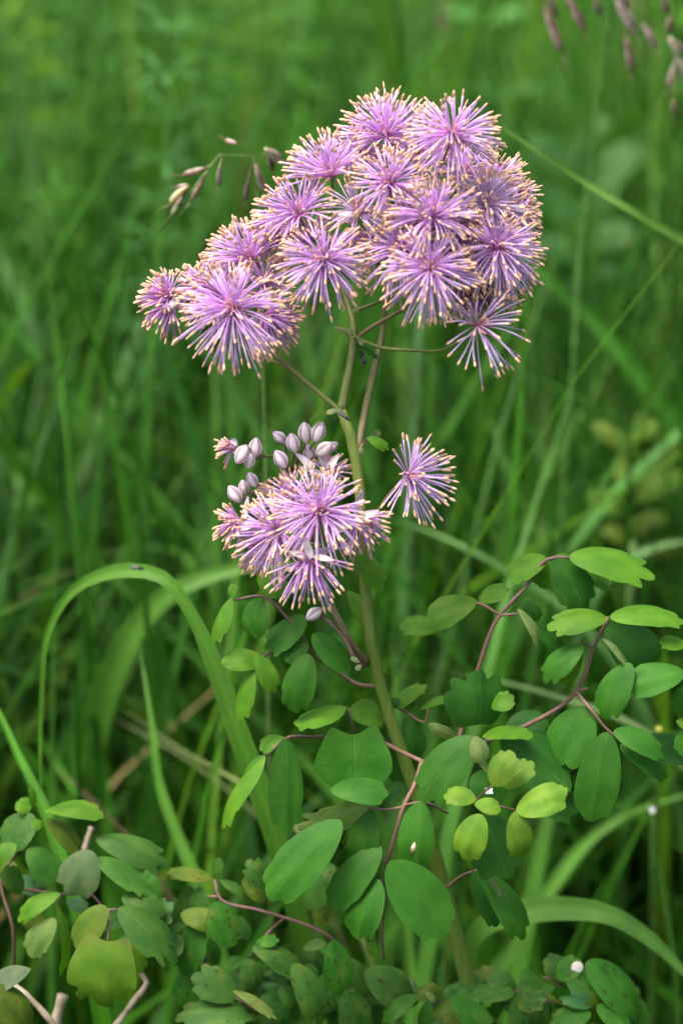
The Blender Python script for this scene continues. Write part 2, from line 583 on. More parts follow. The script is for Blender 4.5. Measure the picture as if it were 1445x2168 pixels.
G0, G1, G2, G3, G4 = (0.075, 0.210, 0.022), (0.100, 0.255, 0.034), (0.055, 0.170, 0.020), (0.055, 0.200, 0.010), (0.125, 0.245, 0.035)
TRACED = [
    # label, width px, colour, root offset (dx, dy), points from root to tip: x, y, d, width factor
    ('broad grass blade arching over with a dark fly on its crest', 46, (0.085, 0.225, 0.024), (0.02, 0.05),
     [(600, 1830, .05, 1.0), (555, 1690, .045, 1.05), (500, 1540, .04, 1.0), (450, 1400, .04, .8), (405, 1300, .04, .6), (350, 1226, .04, .7),
      (262, 1208, .045, .82), (160, 1246, .05, .62), (105, 1330, .055, .48), (88, 1480, .06, .4), (86, 1650, .065, .38), (95, 1780, .07, .35)]),
    ('broad blurred grass blade bending behind the blade with the fly', 64, G1, (-0.02, 0.06),
     [(165, 1700, .20, .8), (195, 1570, .18, .9), (232, 1440, .165, 1), (290, 1325, .155, 1), (370, 1250, .15, .95), (470, 1212, .15, .8), (570, 1195, .15, .7), (680, 1200, .15, .5)]),
    ('pale upright grass blade kinked to one side below the arching blades', 32, G1, (0.04, 0.06),
     [(410, 1850, .10, 1), (372, 1760, .10, 1), (335, 1650, .10, .95), (322, 1540, .10, .85), (305, 1430, .105, .6), (296, 1370, .11, .3)]),
    ('thin pale stem standing inside the grass arch', 20, G1, (-0.01, 0.05),
     [(150, 1700, .19, 1), (162, 1500, .18, 1), (178, 1330, .18, .9), (192, 1200, .18, .6)]),
    ('pale grass blade curling over just above the arch', 28, G1, (0.05, 0.05),
     [(470, 1300, .26, .9), (425, 1215, .25, 1), (370, 1165, .25, 1), (290, 1160, .25, .9), (210, 1180, .25, .6)]),
    ('slanting grass blade crossing low behind the arching blade', 20, G1, (-0.08, 0.05),
     [(-60, 1290, .25, 1), (40, 1245, .25, 1), (120, 1215, .25, .9), (210, 1190, .26, .5)]),
    ('long pale grass blade leaning in the blurred grass level with the flower heads', 54, (0.10, 0.235, 0.07), (0.10, 0.1),
     [(215, 1120, .36, .8), (160, 950, .36, .95), (110, 820, .36, 1), (55, 670, .36, .9), (0, 545, .37, .7), (-50, 470, .38, .4)]),
    ('second leaning pale grass blade beneath the long pale blade', 34, G1, (0.08, 0.1),
     [(190, 1030, .42, 1), (130, 880, .42, 1), (60, 760, .42, .8), (-40, 640, .42, .4)]),
    ('short soft grass blade rising above the curling pale blade', 38, G1, (0.05, 0.05),
     [(420, 1250, .30, .9), (392, 1165, .30, 1), (350, 1085, .30, .9), (312, 1020, .30, .5)]),
    ('bright green blade slanting into the lower rue leaves', 38, G3, (0.05, 0.03),
     [(125, 1800, .06, 1), (85, 1690, .065, 1), (40, 1600, .07, .9), (0, 1510, .075, .8), (-40, 1440, .08, .5)]),
    ('straight grass stalk crossing diagonally behind the topmost flower heads', 30, (0.14, 0.30, 0.05), (0.06, 0.06),
     [(1720, 655, .14, 1.1), (1620, 602, .13, 1.1), (1530, 555, .12, 1), (1445, 508, .11, 1), (1340, 448, .10, 1), (1240, 388, .10, .9), (1140, 322, .09, .85), (1050, 262, .09, .7)]),
    ('broad pale blade bowed over beneath the large rue leaflets', 68, (0.12, 0.30, 0.045), (-0.015, 0.06),
     [(990, 2060, .075, .5), (1000, 1990, .07, .6), (1040, 1950, .065, .8), (1110, 1930, .06, 1), (1200, 1924, .055, 1.05), (1290, 1938, .05, 1), (1370, 1985, .05, .95), (1430, 2040, .05, .85), (1510, 2130, .05, .5)]),
    ('pale blade curving up to one side above the bowed blade', 34, G1, (-0.03, 0.08),
     [(1110, 1960, .14, .8), (1165, 1880, .14, 1), (1225, 1800, .14, 1), (1300, 1738, .14, .95), (1390, 1700, .15, .8), (1500, 1670, .15, .5)]),
    ('pale grass blade arching over the topmost rue leaflets', 36, (0.11, 0.24, 0.07), (-0.02, 0.06),
     [(1230, 1330, .19, .7), (1290, 1215, .18, .9), (1350, 1172, .18, 1), (1430, 1148, .18, 1), (1530, 1150, .18, .6)]),
    ('long narrow blade slanting down behind the lone side flower', 24, (0.085, 0.205, 0.05), (0.06, 0.05),
     [(1240, 1330, .16, 1), (1180, 1275, .16, 1), (1120, 1235, .16, 1), (1010, 1172, .16, .9), (900, 1122, .17, .8), (800, 1090, .17, .5)]),
    ('broad blurred blade slanting up beside the sparse lowest flower of the main head', 36, G1, (-0.04, 0.06),
     [(1040, 1230, .28, .8), (1085, 1120, .28, 1), (1150, 1000, .28, 1), (1230, 870, .29, .85), (1320, 715, .30, .3)]),
    ('blurred blade running parallel below the broad slanting blade', 26, G1, (-0.05, 0.06),
     [(1090, 1200, .34, .9), (1160, 1060, .34, 1), (1260, 930, .34, .8), (1400, 790, .35, .4)]),
    ('thin dark blade slanting steeply behind the lone side flower', 14, G2, (0.03, 0.05),
     [(1130, 1130, .22, 1), (1075, 1000, .22, 1), (1030, 860, .23, .7), (1010, 780, .23, .4)]),
    ('upright soft grass stalk rising between the bud cluster and the meadow', 22, G0, (0.0, 0.06),
     [(452, 1260, .24, 1), (454, 1050, .24, 1), (456, 880, .24, 1), (452, 740, .25, .7)]),
    ('thin upright grass stalk just behind the bud cluster', 15, (0.09, 0.22, 0.03), (0.0, 0.06),
     [(487, 1010, .30, 1), (495, 900, .30, 1), (503, 780, .30, .9), (508, 690, .30, .6)]),
    ('pale dry stalk lying aslant in the shade under the arch', 11, (0.15, 0.21, 0.06), (0.03, 0.04),
     [(560, 1690, .10, 1), (480, 1640, .11, 1), (390, 1590, .12, 1), (260, 1500, .14, .8)]),
    ('second pale stalk lying aslant beneath the first', 9, (0.20, 0.23, 0.09), (0.03, 0.04),
     [(560, 1740, .15, 1), (400, 1610, .15, 1), (240, 1520, .16, .8)]),
    ('thin brown stalk slanting in the deep shade beside the lower rue leaves', 12, (0.13, 0.10, 0.05), (0.03, 0.04),
     [(260, 1760, .13, 1), (190, 1690, .13, 1), (95, 1605, .14, .8)]),
    ('pale stalk lying level behind the purple leaf stalks', 17, (0.17, 0.28, 0.10), (0.05, 0.05),
     [(1290, 1510, .13, 1), (1190, 1478, .13, 1), (1080, 1447, .13, .9), (950, 1425, .14, .5)]),
    ('thin upright stalk with a white speck of blossom on it', 11, G2, (0.02, 0.06),
     [(1420, 2000, .12, 1), (1398, 1850, .12, 1), (1380, 1715, .12, 1), (1372, 1600, .12, .6)]),
    ('upright blade standing in shade behind the stem base', 28, G1, (0.0, 0.05),
     [(880, 2120, .09, 1), (868, 2030, .09, 1), (862, 1930, .09, .9), (858, 1850, .10, .5)]),
    ('thin olive stalk beside the stem base', 10, (0.10, 0.13, 0.02), (0.0, 0.04),
     [(935, 2130, .05, 1), (944, 2060, .05, 1), (942, 1985, .05, .9), (925, 1900, .055, .5)]),
    ('dark upright blade in the far grass beside the hanging seed heads', 22, G2, (0.0, 0.1),
     [(1085, 420, .60, 1), (1085, 230, .60, 1), (1085, 60, .62, .9), (1080, -80, .62, .6)]),
    ('yellowish tall stalk in the far grass', 15, (0.13, 0.24, 0.02), (0.02, 0.1),
     [(335, 720, .50, 1), (318, 480, .50, 1), (290, 250, .50, 1), (268, 0, .52, .8), (255, -120, .52, .5)]),
    ('dark bent blade in the far grass above the brown spikelets', 18, G2, (0.02, 0.1),
     [(480, 420, .42, 1), (455, 240, .42, 1), (435, 120, .42, .9), (385, -40, .44, .5)]),
    ('yellow-green tall stalk directly behind the bent dark blade', 13, (0.12, 0.25, 0.02), (0.0, 0.1),
     [(545, 400, .55, 1), (540, 200, .55, 1), (534, 0, .56, .8), (530, -100, .56, .5)]),
    ('slim upright stalk in the grass beyond the diagonal stalk', 10, (0.10, 0.22, 0.03), (0.0, 0.1),
     [(1405, 900, .32, 1), (1392, 640, .32, 1), (1380, 400, .33, 1), (1392, 60, .34, .8), (1395, -60, .34, .5)]),
    ('slim leaning stalk in the grass beyond the diagonal stalk', 10, (0.10, 0.22, 0.03), (-0.03, 0.1),
     [(1290, 1240, .35, 1), (1340, 980, .35, 1), (1390, 700, .35, 1), (1440, 300, .37, .8)]),
]


def traced_blades():
    for label, wpx, col, (dx, dy), pts in TRACED:
        root = at(*pts[0][:3])
        d0 = pts[0][2]
        k = PXM * (FOCUS + d0) / FOCUS
        g = Vector((root.x + dx, root.y + dy, 0.0))
        nxt = at(*pts[1][:3])
        run = (root - nxt).normalized()
        run = (run * .6 + Vector((0, .12, -.8))).normalized()
        mid = root + run * (root.z * .42)
        P = [(mid.x + (mid.x - root.x) * .4 + dx * .4, mid.y + dy * .5, -0.005, .8), (mid.x, mid.y, mid.z, .95)]
        P += [(*at(p[0], p[1], p[2]), p[3]) for p in pts]
        o = blade_world('arching_grass', P, wpx * k, col, n=110, fold=0.3)
        tag(o, label, 'grass blade', 'single grass blades around the rue')


traced_blades()


def loose_blades():
    rnd = random.Random(21)
    made = 0
    while made < 150:
        y = rnd.uniform(0.14, 1.0)
        x = rnd.uniform(-1, 1) * (0.10 + 0.17 * (y + 0.6))
        h = rnd.uniform(0.28, 0.55)
        a = rnd.uniform(0, 6.283)
        ln = abs(rnd.gauss(0.35, 0.25)) * h
        dr = rnd.uniform(0, 0.3)
        P = []
        for s in (0, .2, .4, .6, .8, 1):
            P.append((x + math.cos(a) * ln * s ** 2.2, y + math.sin(a) * ln * s ** 2.2, h * (s - dr * s ** 3.2) - 0.004, min(1, .6 + 2 * s)))
        if not clear_of_plant(np.array(P)[None, :, :3], 0.07)[0]: continue
        g = GREENS[rnd.randrange(len(GREENS))] * rnd.uniform(0.9, 1.35)
        wd = rnd.uniform(0.003, 0.0075)
        o = blade_world('meadow_grass_blade', P, wd, tuple(g), n=12, roll=rnd.uniform(-0.9, 0.9))
        look = '%s %s grass blade %s in the meadow behind the flowering plant' % ('broad' if wd > .0055 else 'narrow', 'yellow-green' if g[0] > .09 else ('deep green' if g[1] < .17 else 'mid-green'),
                                                                                'arching over' if ln > .5 * h else ('leaning' if ln > .22 * h else 'standing upright'))
        tag(o, look, 'grass blade', 'plain grass blades in the meadow')
        made += 1


loose_blades()


# ------------------------------------------------------------------ leaflets
def leaflet(parent, bx, by, tx, ty, wpx, d=0.0, dd=0.0, roll=20, col=(0.06, 0.19, 0.03), spot=0.0, lobes=0.13, cord=0.0,
            fold=0.15, camber=0.10, notch=1.0, blunt=0.72, seed=None, name='leaflet', wave=0.03):
    """A rue leaflet from base pixel to tip pixel, wpx apparent width; dd = tip depth minus base depth; roll tilts its face
    up (+) or down (-) away from the camera."""
    rnd = random.Random(seed if seed is not None else int(bx * 131 + by * 17 + tx * 7 + ty))
    P0, P1 = at(bx, by, d), at(tx, ty, d + dd)
    a = P1 - P0
    L = a.length
    a.normalize()
    view = (CAM - P0).normalized()
    s = a.cross(view).normalized()
    n = s.cross(a).normalized()
    r = math.radians(roll)
    cand = [(n * math.cos(q) + s * math.sin(q)) for q in (abs(r), -abs(r))]
    nn = max(cand, key=lambda v: v.z) if roll >= 0 else min(cand, key=lambda v: v.z)
    s = a.cross(nn).normalized()
    W = wpx * PXM / max(0.3, math.cos(r)) * 0.5
    NT, NR = 44, 6
    V, F, U = [], [], []
    lobes = lobes * rnd.uniform(0.8, 1.4)
    ph = rnd.uniform(0, 6)
    asym = rnd.uniform(-.10, .10)
    twist = rnd.uniform(-.45, .45)
    curl = rnd.uniform(-.10, .22)
    ob = 0.20 if not cord else 0.05
    nots = [(s_ * q + rnd.uniform(-.07, .07), k_ * rnd.uniform(.6, 1.25), w_ * notch) for s_ in (-1, 1) for q, k_, w_ in ((.42, .8, .15), (1.05, .5, .15))]
    Q = []
    for k in range(NT):
        th = 2 * math.pi * k / NT
        sn, cs_ = math.sin(th), math.cos(th)
        low = max(0.0, cs_)
        px_ = math.copysign(abs(sn) ** (0.90 + (0.18 if wpx > 48 else 0.6) * low * (0 if cord else 1)), sn) * (1 - ob * cs_) / (1 + .35 * ob)
        py_ = 0.5 - 0.5 * math.copysign(abs(cs_) ** 0.92, cs_)
        if cord: py_ -= cord * math.exp(-((abs(math.atan2(sn, cs_)) - .62) / .34) ** 2)
        fi = math.atan2(math.sin(th - math.pi), math.cos(th - math.pi))
        nt_ = sum(k_ * math.exp(-((fi - q) / w_) ** 2) for q, k_, w_ in nots)
        rr = 1 - lobes * 1.5 * nt_ + 0.018 * math.sin(7 * th + ph) * (1 if abs(fi) < 1.4 else 0)
        Q.append((px_ * rr * (1 + asym * (1 if sn > 0 else -1)), 0.5 + (py_ - .5) * rr))

    def surf(x, y):
        sx_ = math.sqrt(x * x + 0.012) - 0.11
        z = camber * 4 * y * (1 - y) * L - fold * sx_ * W + wave * W * math.sin(5.5 * y + 2.2 * x + ph) * (0.3 + abs(x))
        z += 0.035 * W * math.cos(x * 8.0 + 1.5 * math.sin(ph)) * max(0, y)
        z += twist * x * (y - .25) * W - curl * L * max(0, y - .55) ** 2 * 2.2
        return P0 + a * (y * L) + s * (x * W) + nn * z
    V.append(surf(0, .5)); U.append((.5, .5))
    for i in range(1, NR + 1):
        q = (i / NR) ** .8
        for (x, y) in Q:
            xx, yy = x * q, .5 + (y - .5) * q
            V.append(surf(xx, yy)); U.append((xx * .5 + .5, yy))
    for k in range(NT):
        F.append((0, 1 + k, 1 + (k + 1) % NT))
        for i in range(NR - 1):
            p_, n_ = 1 + i * NT + k, 1 + i * NT + (k + 1) % NT
            F.append((p_, p_ + NT, n_ + NT, n_))
    o = mesh_obj(name, V, F, M_LEAF, parent, uvs=U)
    k = rnd.uniform(0.66, 0.90)
    o.color = (col[0] * k, col[1] * k * rnd.uniform(.96, 1.04), col[2] * k, spot)
    return o


def stalk(name, pts, r0, r1, col, parent, n=None, col2=None, sides=7, mat=None):
    """Tube through pixel points (x, y, d); radii in photo pixels."""
    P = [at(*p) for p in pts]
    C = catmull([tuple(p) for p in P], n or max(4, 5 * (len(P) - 1)))
    m = len(C)
    b = MB()
    col2 = col2 or col
    rr, cc = [], []
    for i in range(m):
        u = i / (m - 1)
        rr.append((r0 * (1 - u) + r1 * u) * PXM * (1 + 0.06 * math.sin(i * 2.3)))
        cc.append(tuple(col[k] * (1 - u) + col2[k] * u for k in range(3)))
    b.tube(C, rr, cc, sides)
    return b.build(name, mat or M_STEM, parent)


PURP = (0.175, 0.095, 0.092)
PURP2 = (0.23, 0.130, 0.090)
GST = (0.125, 0.190, 0.045)
LG = (0.048, 0.205, 0.016)     # ordinary leaf
LD = (0.036, 0.165, 0.016)     # darker
LB = (0.098, 0.270, 0.014)     # bright, thin
LY = (0.160, 0.330, 0.026)     # young lime
LP = (0.240, 0.360, 0.110)     # pale underside
LS = (0.062, 0.185, 0.024)     # spotted, older
LO = (0.110, 0.195, 0.018)     # yellowing

# ------------------------------------------------------------------ the flowering plant
stem_px = [(1012, 2168, .035), (985, 2060, .03), (930, 1850, .02), (880, 1680, .012), (835, 1550, .008), (802, 1440, .004), (782, 1350, 0),
           (772, 1230, 0), (766, 1100, 0), (757, 1000, 0), (741, 920, 0), (722, 868, 0)]
p_low = at(*stem_px[0])
root = Vector((p_low.x + 0.05, p_low.y + 0.03, 0.0))
PLANT = empty('meadow_rue', root)
tag(PLANT, 'flowering meadow rue with fluffy lilac flower heads on a tall green stem', 'flowering plant')


def main_stem():
    P = [(root.x, root.y, -0.01, 17), (root.x - .016, root.y - .010, p_low.z * .5, 19)]
    rad = [19, 18.5, 17, 15, 13.5, 13, 12.5, 12, 12, 12, 11.5, 10.5]
    P += [(*at(*p), rad[i]) for i, p in enumerate(stem_px)]
    C = catmull(P, 70)
    b = MB()
    b.tube(C, [c[3] * PXM for c in C], [(0.11 + .04 * (i / 70), 0.235 - .025 * i / 70, 0.035) for i in range(71)], 12)
    b.build('stem', M_STEM, PLANT)


main_stem()
OLV = (0.150, 0.195, 0.050)
BRN = (0.190, 0.150, 0.065)
stalk('branch', [(722, 868, 0), (735, 800, 0), (745, 740, .002), (748, 700, .004), (738, 650, .008), (715, 590, .012)], 10, 7, OLV, PLANT)
stalk('branch', [(757, 950, 0), (770, 880, .004), (790, 790, .006), (806, 720, .010), (816, 640, .012), (828, 560, .012), (850, 480, .012)], 8.5, 6, (0.20, 0.17, 0.075), PLANT, col2=OLV)
stalk('branch', [(718, 868, 0), (670, 828, 0), (620, 785, 0), (575, 745, .004), (520, 690, .006)], 5.5, 4.5, OLV, PLANT, col2=BRN)
stalk('branch', [(640, 800, 0), (600, 775, .004), (556, 755, .006), (515, 735, .008), (480, 700, .01)], 4.5, 4, (0.17, 0.23, 0.05), PLANT)
stalk('branch', [(750, 712, .002), (800, 734, 0), (870, 741, -.002), (930, 742, 0), (985, 715, .003)], 4, 3.4, (0.16, 0.22, 0.05), PLANT)
stalk('branch', [(752, 716, .004), (790, 690, .004), (840, 662, .004), (885, 630, .004), (908, 580, 0)], 5, 4, BRN, PLANT)
stalk('branch', [(744, 660, .006), (800, 640, .008), (880, 612, .012), (975, 570, .012)], 4, 3.5, (0.15, 0.19, 0.05), PLANT)
stalk('branch', [(768, 1120, .004), (795, 1088, .004), (825, 1046, .002), (862, 1010, 0)], 4.5, 3.6, BRN, PLANT)
stalk('branch', [(776, 1405, .002), (745, 1365, -.004), (715, 1310, -.006), (692, 1262, -.002), (672, 1190, .012), (668, 1120, .014)], 9, 6.5, (0.17, 0.105, 0.07), PLANT, col2=OLV)
stalk('branch', [(768, 1412, -.002), (748, 1392, -.006), (735, 1362, -.006), (700, 1320, -.004), (672, 1302, -.002)], 5, 3, (0.17, 0.105, 0.075), PLANT)
stalk('branch', [(668, 1120, .014), (640, 1050, .02), (612, 1000, .022), (590, 972, .02), (560, 965, .016)], 5, 3, (0.17, 0.19, 0.06), PLANT)


def bract(pts, wpx, col, name='bract'):
    leaflet(PLANT, pts[0], pts[1], pts[2], pts[3], wpx, d=pts[4], roll=20, col=col, spot=0.1, lobes=.05, name=name, fold=.4)


for q in ((715, 868, 690, 874, -.004), (712, 862, 722, 880, -.006), (756, 715, 770, 730, -.003), (748, 712, 735, 695, .0), (762, 945, 766, 962, -.006),
          (760, 1402, 742, 1392, -.008), (764, 1408, 752, 1418, -.008), (745, 662, 760, 650, 0), (706, 690, 745, 712, .004)):
    bract(q, 12, (0.30, 0.36, 0.17))
bract((700, 868, 655, 892, .002), 15, LB, 'bract')
bract((742, 718, 800, 760, .004), 14, LG, 'bract')

# ---- stamens
LIL0, LIL1, LIL2 = (0.90, 0.50, 0.68), (0.84, 0.56, 0.91), (0.86, 0.71, 0.94)
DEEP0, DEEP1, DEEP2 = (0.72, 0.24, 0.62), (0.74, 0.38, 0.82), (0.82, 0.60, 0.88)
WHI0, WHI1, WHI2 = (0.66, 0.50, 0.60), (0.74, 0.58, 0.80), (0.78, 0.68, 0.84)
GRAV = Vector((0, 0, -1))


def lerp3(a, b, u): return tuple(a[k] * (1 - u) + b[k] * u for k in range(3))


def stamen_geo(b, c, d, L, pal, rnd, thick=1.0, sag=0.12):
    side = d.orthogonal()
    side.rotate(Matrix.Rotation(rnd.uniform(0, 6.283), 3, d))
    bend = side * rnd.uniform(-.17, .17) + GRAV * sag * rnd.uniform(0.4, 1.2)
    pts, rad, cols = [], [], []
    jit = rnd.uniform(0.85, 1.12)
    for i in range(6):
        u = i / 5
        pts.append(c + d * (L * u * 0.88) + bend * (L * u * u))
        rad.append((1.7 + 2.6 * u ** 1.1) * PXM * 0.5 * thick)
        col = lerp3(pal[0], pal[1], min(1, u / 0.35)) if u < 0.35 else lerp3(pal[1], pal[2], (u - 0.35) / 0.65)
        cols.append(tuple(k * jit for k in col))
    b.tube(pts, rad, cols, 5, 0)
    t = (pts[-1] - pts[-2]).normalized()
    e = pts[-1]
    al = rnd.uniform(11, 16) * PXM
    ar = rnd.uniform(2.6, 3.7) * PXM
    b.tube([e - t * al * .12, e + t * al * .1, e + t * al * .45, e + t * al * .8, e + t * al], [ar * .45, ar * .95, ar, ar * .85, ar * .3], (1, 1, 1), 5, 1, flat=0.75)


STAMEN_BUDGET = [290]


def flower(cx, cy, L, n, ax, spread=90, d=0.0, pal=(LIL0, LIL1, LIL2), stalk_from=None, sepals=0, singles=8, sag=0.18, inner=0.0, thick=1.0, lmin=.80):
    rnd = random.Random(int(cx * 13 + cy * 7))
    if n >= 50: n = int(n * 1.5)
    c = at(cx, cy, d)
    A = (RIGHT * ax[0] + UP * ax[1] - FWD * ax[2]).normalized()
    o1 = A.orthogonal().normalized(); o2 = A.cross(o1)
    Lm = L * PXM
    # the pistils in the middle are the flower's own mesh
    b = MB()
    for k in range(12):
        dd = (A + o1 * rnd.uniform(-.6, .6) + o2 * rnd.uniform(-.6, .6)).normalized()
        b.tube([c - A * .0012, c + dd * .0016, c + dd * .0034, c + dd * .0044], [.0004, .0005, .00032, .0002],
               [(0.45, 0.40, 0.26), (0.72, 0.40, 0.44), (0.82, 0.42, 0.50), (0.84, 0.58, 0.48)], 5)
    fl = b.build('flower', M_PETAL, PLANT)
    dirs = []
    g = math.pi * (3 - math.sqrt(5))
    cs = math.cos(math.radians(spread)); ci = math.cos(math.radians(inner))
    for k in range(n):
        ct = ci + (cs - ci) * (k + .5) / n + rnd.uniform(-.08, .08)
        ct = max(-1, min(1, ct)); st = math.sqrt(1 - ct * ct)
        ph = k * g + rnd.uniform(-.6, .6)
        dv = (A * ct + (o1 * math.cos(ph) + o2 * math.sin(ph)) * st)
        dv += noise.noise_vector(dv * 2.2 + Vector((cx, cy, 0))) * 0.42
        dirs.append(dv.normalized())
    # the stamens that stand out most: those towards the camera and on the outline
    order = sorted(range(n), key=lambda k: -(-dirs[k].dot(FWD) + rnd.uniform(0, 0.8)))
    single = set(order[:min(singles, STAMEN_BUDGET[0])])
    mass = MB()
    for k, dr in enumerate(dirs):
        ll = Lm * rnd.uniform(lmin, 1.04)
        off = c + (o1 * rnd.uniform(-1, 1) + o2 * rnd.uniform(-1, 1)) * .0006
        if k in single:
            sb = MB()
            stamen_geo(sb, off, dr, ll, pal, rnd, thick, sag)
            sb.build('stamen', None, fl, mats=[M_STAMEN, M_ANTHER])
            STAMEN_BUDGET[0] -= 1
        else:
            stamen_geo(mass, off, dr, ll, pal, rnd, thick, sag)
    if mass.v:
        o = mass.build('stamen_tuft', None, fl, mats=[M_STAMEN, M_ANTHER])
        o['kind'] = 'stuff'
    for k in range(sepals):
        a = rnd.uniform(0, 6.28) if sepals < 3 else k * 6.283 / sepals + .5
        ddir = (o1 * math.cos(a) + o2 * math.sin(a) - A * rnd.uniform(0.1, .5)).normalized()
        sepal(fl, c - A * .001, ddir, A, rnd.uniform(50, 62) * PXM, rnd.uniform(24, 32) * PXM, (0.74, 0.68, 0.74))
    if stalk_from:
        pts = [stalk_from, ((stalk_from[0] * .45 + cx * .55), (stalk_from[1] * .45 + cy * .55) + 10, (stalk_from[2] + d) / 2 + .006), (cx, cy, d + .001)]
        stalk('flower_stalk', pts, 3.2, 2.6, (0.16, 0.18, 0.06), fl, n=8, sides=5, col2=(0.22, 0.13, 0.11))
    return fl


def sepal(parent, p, d, up, L, W, col, cup=0.35):
    s = d.cross(up).normalized()
    nn = s.cross(d).normalized()
    V, F, C = [], [], []
    for i in range(7):
        u = i / 6
        wv = W * 0.5 * math.sin(math.pi * min(.98, .06 + .94 * u) ** .8) ** .7
        for j in range(5):
            v = -1 + j / 2
            V.append(p + d * (L * u) + s * (wv * v) + nn * (cup * W * (v * v * .5 + u * u * .6 - .1)))
            C.append(lerp3(col, (0.58, 0.36, 0.60), .25 + .3 * abs(v)) if i > 4 or j in (0, 4) else col)
    for i in range(6):
        for j in range(4):
            a = i * 5 + j
            F.append((a, a + 1, a + 6, a + 5))
    return mesh_obj('sepal', V, F, M_PETAL, parent, cols=C)


